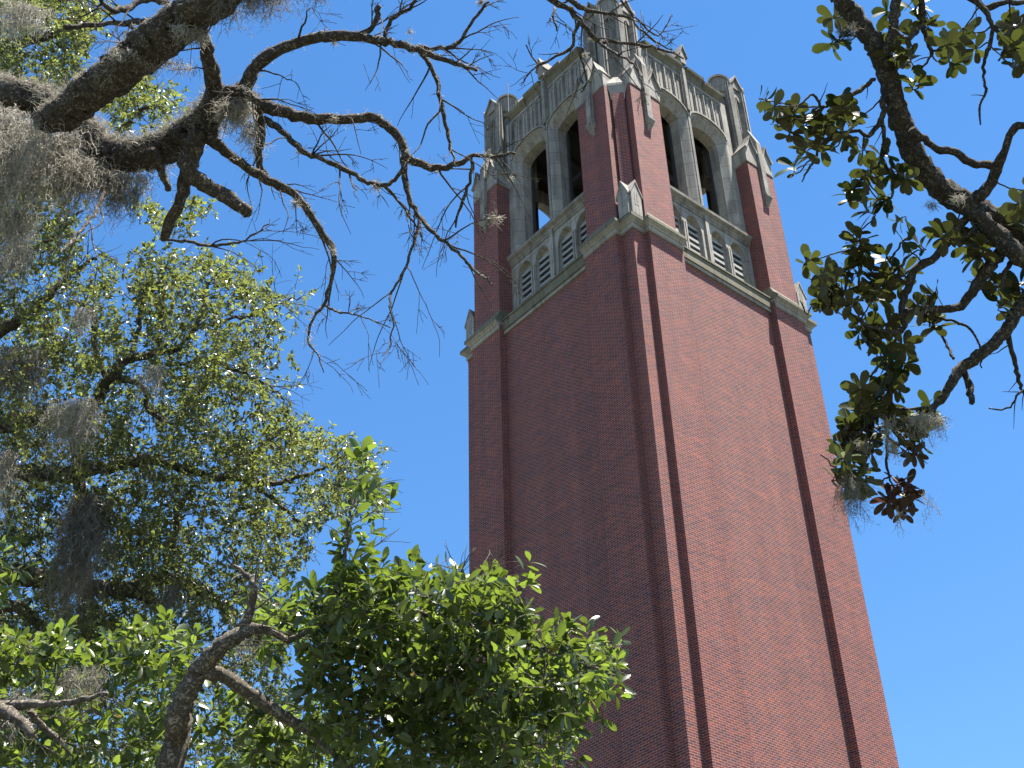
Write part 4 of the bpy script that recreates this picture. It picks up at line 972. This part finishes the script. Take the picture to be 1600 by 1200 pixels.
# ------------------------------------------------------------------ the magnolia on the right
rg = np.random.default_rng(52)
DM = 10.4
base = at(2150, 1100, DM + .5); base[2] = 0
MAG = thing('magnolia_tree', 'magnolia with rugged dark limbs and big round-ended leaves on the right', 'tree', tuple(base))
MB = [
 [(1225, -160, 20), (1265, -80, 26), (1310, -4, 32), (1336, 26, 35), (1366, 72, 38), (1386, 117, 39), (1400, 166, 39), (1416, 212, 40), (1436, 252, 42), (1466, 291, 44), (1506, 318, 46), (1546, 336, 40), (1600, 362, 46), (1700, 420, 60), (1900, 520, 90)],
 [(1500, 312, 34), (1530, 342, 34), (1560, 370, 34), (1600, 404, 38), (1680, 440, 44)],
 [(1424, 204, 16), (1446, 216, 12), (1466, 233, 12), (1490, 236, 13), (1512, 251, 13), (1532, 256, 13), (1552, 259, 14)],
 [(1520, 316, 18), (1546, 287, 18), (1556, 260, 17), (1566, 240, 13), (1580, 206, 12), (1600, 196, 12), (1660, 180, 14)],
 [(1512, 338, 14), (1490, 366, 14), (1470, 391, 14), (1455, 406, 13), (1430, 421, 13), (1420, 446, 12), (1412, 466, 11), (1411, 486, 11), (1410, 512, 9), (1395, 518, 8), (1360, 510, 7), (1338, 498, 4)],
 [(1566, 392, 20), (1542, 420, 20), (1531, 436, 18), (1518, 456, 15), (1505, 476, 13), (1480, 482, 12), (1440, 486, 11), (1413, 488, 10)],
 [(1700, 380, 30), (1620, 450, 24), (1600, 472, 22), (1586, 491, 20), (1570, 516, 19), (1546, 541, 18), (1520, 561, 17), (1505, 571, 16), (1490, 591, 15), (1476, 616, 13), (1466, 631, 11), (1450, 640, 7)],
 [(1502, 572, 12), (1515, 604, 11), (1519, 630, 9)],
 [(1366, 124, 7), (1336, 145, 7), (1312, 152, 5), (1285, 170, 5), (1270, 150, 4), (1240, 175, 3)],
 [(1380, 150, 8), (1380, 172, 9), (1374, 190, 9), (1358, 214, 7), (1344, 206, 6), (1320, 208, 6), (1285, 226, 5), (1267, 262, 4), (1253, 284, 2)],
 [(1378, 188, 7), (1381, 212, 7), (1380, 250, 6), (1396, 272, 4), (1440, 292, 2.5)],
 [(1380, 250, 5), (1360, 265, 4), (1345, 280, 3)],
 [(1404, -30, 16), (1399, 5, 15), (1395, 42, 15), (1386, 82, 13)],
 [(1436, -20, 12), (1440, 10, 10), (1442, 40, 8), (1447, 62, 7), (1456, 86, 6)],
 [(1660, 12, 9), (1600, 6, 8), (1570, 5, 9), (1540, 12, 10), (1520, -8, 8)],
 [(1505, -14, 10), (1534, 14, 10), (1550, 40, 8), (1546, 66, 7), (1539, 92, 6), (1537, 120, 5), (1541, 146, 4.5), (1531, 171, 3.5), (1532, 195, 2.5)],
 [(1550, 40, 7), (1563, 52, 6), (1590, 65, 5), (1620, 75, 5)],
 [(1610, 16, 5), (1592, 40, 5), (1577, 55, 4), (1560, 95, 3)],
 [(1575, 522, 9), (1581, 546, 8), (1590, 580, 7), (1597, 601, 6), (1610, 630, 4)],
 [(1620, 590, 4), (1595, 615, 4), (1572, 640, 3), (1545, 638, 2)],
 [(1412, 512, 6), (1392, 545, 5), (1370, 575, 5), (1362, 585, 4), (1340, 600, 2)],
 [(1440, 640, 5), (1405, 640, 5), (1388, 640, 5), (1386, 690, 5), (1388, 742, 4), (1400, 765, 3)],
 [(1388, 645, 4), (1360, 660, 5), (1335, 690, 5), (1312, 735, 3), (1282, 710, 2)],
 [(1410, 486, 6), (1445, 492, 5), (1500, 505, 4), (1520, 520, 4), (1532, 545, 3), (1534, 575, 2)],
 [(1420, 400, 5), (1390, 430, 5), (1350, 445, 5), (1310, 460, 4), (1275, 470, 3), (1262, 490, 2.5), (1250, 470, 2)],
 [(1412, 440, 6), (1375, 420, 5), (1335, 400, 4), (1330, 370, 3)],
 [(1390, 430, 4), (1400, 395, 3), (1420, 370, 3)],
 [(1440, 40, 5), (1420, 60, 5), (1390, 40, 4)], [(1456, 86, 4), (1440, 110, 4), (1436, 126, 2)], [(1455, 80, 4), (1480, 78, 4), (1500, 90, 2)],
 [(1490, 560, 5), (1470, 520, 4)], [(1600, 380, 9), (1572, 420, 7), (1565, 450, 5)], [(1540, 345, 6), (1510, 370, 5), (1490, 372, 3)],
]
ST = Strands(); MAGP = []; MAGR = []; MAGT = []
tb = Tubes(); tp = np.array([[base[0], base[1], -.3], base + [0, 0, 3.0], at(2000, 600, DM + .4), at(1900, 520, DM + .3)])
P, r = smooth(tp, [.36, .30, .26, .22], .1, .01, rg); tb.add(P, r, 16, .05, 300); tb.build('trunk', BARK_M, MAG)
for k, pts in enumerate(MB):
    if k < 2: pts = [(a_, b_, w_ * .82) for a_, b_, w_ in pts]
    rev = pts if k else pts
    dz0, dz1 = rg.normal(0, .03), rg.normal(-.1, .22)
    P, r, sd, ro = br(rev, DM + dz0, DM + (dz1 if k else .3), step=.03, wob=.004)
    big = max(q[2] for q in pts) > 18; MAGP.append(P[::3]); MAGR.append(r[::3])
    tb = Tubes(); tb.add(P, r, 18 if big else 8, .085 if big else .11, k + 310)
    if not big and k in (8, 9, 10, 13, 15, 17, 18, 19, 22, 23, 24): twigs(tb, P, r, 3, .12, .35, 0, rg, .4, plane=.6)
    MAGT.append((tb, 'limb' if big else 'branch'))
    fuzz(ST, P, r, 90 if big else 40, rg, (.015, .06) if big else (.008, .03), .0017)
o = ST.build('spanish_moss', MOSS, None, at(1450, 250, DM)); tag(o, 'wisps of pale lichen and moss dotted along the magnolia limbs', 'moss'); o['kind'] = 'stuff'
lv = Leaves(); tb = Tubes(); dead = Leaves()
def rosette(lv, p, d, n, ll, lw, rg, tint):
    d = unit(d); u_ = unit(np.cross(d, rg.normal(size=3))); v_ = np.cross(d, u_); ph = rg.random() * 6
    for k in range(n):
        a = ph + k * 2.4; f = k / max(1, n - 1)
        rad = u_ * math.cos(a) + v_ * math.sin(a)
        ax = rad * (1.0 - .35 * (1 - f)) + d * (0.15 + .5 * (1 - f)) - UP * rg.uniform(0, .35)
        s_ = rg.uniform(.72, 1.12)
        lv.add(p - d * f * ll * .45, ax, d * .8 + UP * .25 + rg.normal(0, .25, 3), ll * s_, lw * s_, min(1, max(0, tint + rg.normal(0, .22))), rg.uniform(.0, .45))
ROS = [(1200, 165), (1215, 188), (1234, 205), (1240, 178), (1255, 222), (1275, 200), (1243, 262), (1288, 196), (1318, 158), (1334, 180), (1310, 215), (1262, 190), (1306, 30), (1316, 55), (1302, 72), (1380, 22), (1398, 48), (1412, 82), (1422, 96), (1400, 92), (1428, 4), (1450, 36), (1384, 62), (1478, 64), (1490, 90), (1512, 82), (1500, 60), (1434, 128), (1588, 46), (1598, 78), (1602, 100), (1590, 90), (1576, 40),
 (1344, 240), (1360, 262), (1340, 292), (1372, 298), (1326, 300), (1395, 265), (1410, 280), (1352, 320), (1378, 240),
 (1268, 406), (1290, 420), (1312, 440), (1330, 366), (1346, 378), (1330, 428), (1360, 420), (1386, 402), (1300, 462), (1322, 472), (1348, 462), (1372, 450), (1420, 368), (1436, 380), (1450, 466), (1405, 352), (1280, 440), (1340, 400), (1360, 440), (1390, 440), (1310, 420), (1290, 470), (1350, 395), (1378, 470), (1400, 420),
 (1520, 400), (1532, 392), (1516, 380), (1560, 452), (1580, 470), (1596, 450), (1572, 480), (1480, 372), (1500, 350), (1475, 365), (1590, 320), (1602, 300), (1580, 345),
 (1368, 520), (1388, 510), (1350, 500), (1400, 572), (1422, 565), (1386, 580), (1402, 602), (1360, 622), (1342, 640), (1330, 682), (1350, 690), (1370, 660), (1400, 648), (1440, 650), (1432, 680), (1310, 736), (1330, 746), (1346, 762), (1360, 640), (1376, 610), (1388, 625), (1345, 660), (1360, 690), (1372, 536), (1340, 515), (1318, 700), (1340, 716), (1415, 540), (1445, 500), (1460, 505), (1352, 605), (1368, 630), (1340, 625), (1325, 660), (1338, 700), (1362, 705), (1318, 680), (1322, 715), (1352, 730), (1340, 755), (1450, 640), (1440, 665), (1424, 660), (1412, 690), (1436, 700), (1378, 560), (1390, 545)]
MPTS = np.concatenate([p for p in MAGP]); MWHO = np.concatenate([np.full(len(p), i) for i, p in enumerate(MAGP)]); MRAD = np.concatenate(MAGR)
for (u, v) in ROS:
    for q in range(1 + (rg.random() < .28)):
        p = at(u + rg.normal(0, 4 + 6 * q), v + rg.normal(0, 4 + 6 * q), DM + rg.normal(.05, .20)); d = unit(rg.normal(size=3) * .7 + UP * .6 - (MR @ np.array([0, 0, -1.0])) * .1)
        i = int(np.argmin(((MPTS - p) ** 2).sum(1) + 0.05 * MRAD)); b_ = MPTS[i]
        st_ = np.array([b_, b_ * .6 + p * .4 - UP * .03 + rg.normal(0, .02, 3), p - d * .07, p])
        Pq, rq = smooth(st_, [min(.008, MRAD[i]), .006, .005, .004], .03, .003, rg); MAGT[MWHO[i]][0].add(Pq, rq, 5)
        rosette(lv, p, d, int(rg.integers(7, 11)), .146, .074, rg, rg.uniform(.05, .7))
for (u, v) in [(1400, 768), (1418, 760), (1396, 790), (1422, 778), (1428, 708), (1290, 432), (1410, 795), (1405, 755), (1388, 778)]:
    p = at(u, v, DM + rg.normal(0, .08)); d = unit(rg.normal(size=3) + UP * .4); rosette(dead, p, d, 8, .135, .056, rg, rg.uniform(.2, .7))
lv.build('foliage', LEAF_MAG, MAG, True, (0, .36, .72, .97, .99, .66, 0), .16)
for t_, nm in MAGT: t_.build(nm, BARK_M, MAG)
o = dead.build('dead_leaves', LEAF_DEAD, MAG, True, (0, .36, .76, 1.0, .9, .6, 0), .35); o['label'] = 'withered rust-brown leaves'
for lab, u, v, w_, l_, n, m_ in [('long dark moss tail hanging across the right edge of the brick tower', 1316, 742, 26, 145, 120, MOSS_D), ('tangled moss nest among the lower magnolia leaves', 1436, 645, 56, 70, 260, MOSS),
   ('thin moss threads between the two lower magnolia sprays', 1390, 645, 36, 130, 36, MOSS), ('wispy moss thread hanging below the brown dead leaves, left one', 1402, 795, 26, 70, 10, MOSS), ('wispy moss thread dangling below the brown dead leaves, right one', 1446, 765, 14, 100, 10, MOSS),
   ('small moss clump behind the top of the thick magnolia limb', 1326, 40, 22, 40, 60, MOSS_D), ('moss scrap under the elbow of the thick magnolia limb', 1478, 308, 40, 28, 60, MOSS), ('moss draped over the magnolia leaves above the long dark tail', 1368, 690, 44, 50, 110, MOSS)]:
    clump(lab, u, v, w_, l_, DM - .15, n, rg, m_, .0018, side=.8, dz=.02 if n < 40 else .12)
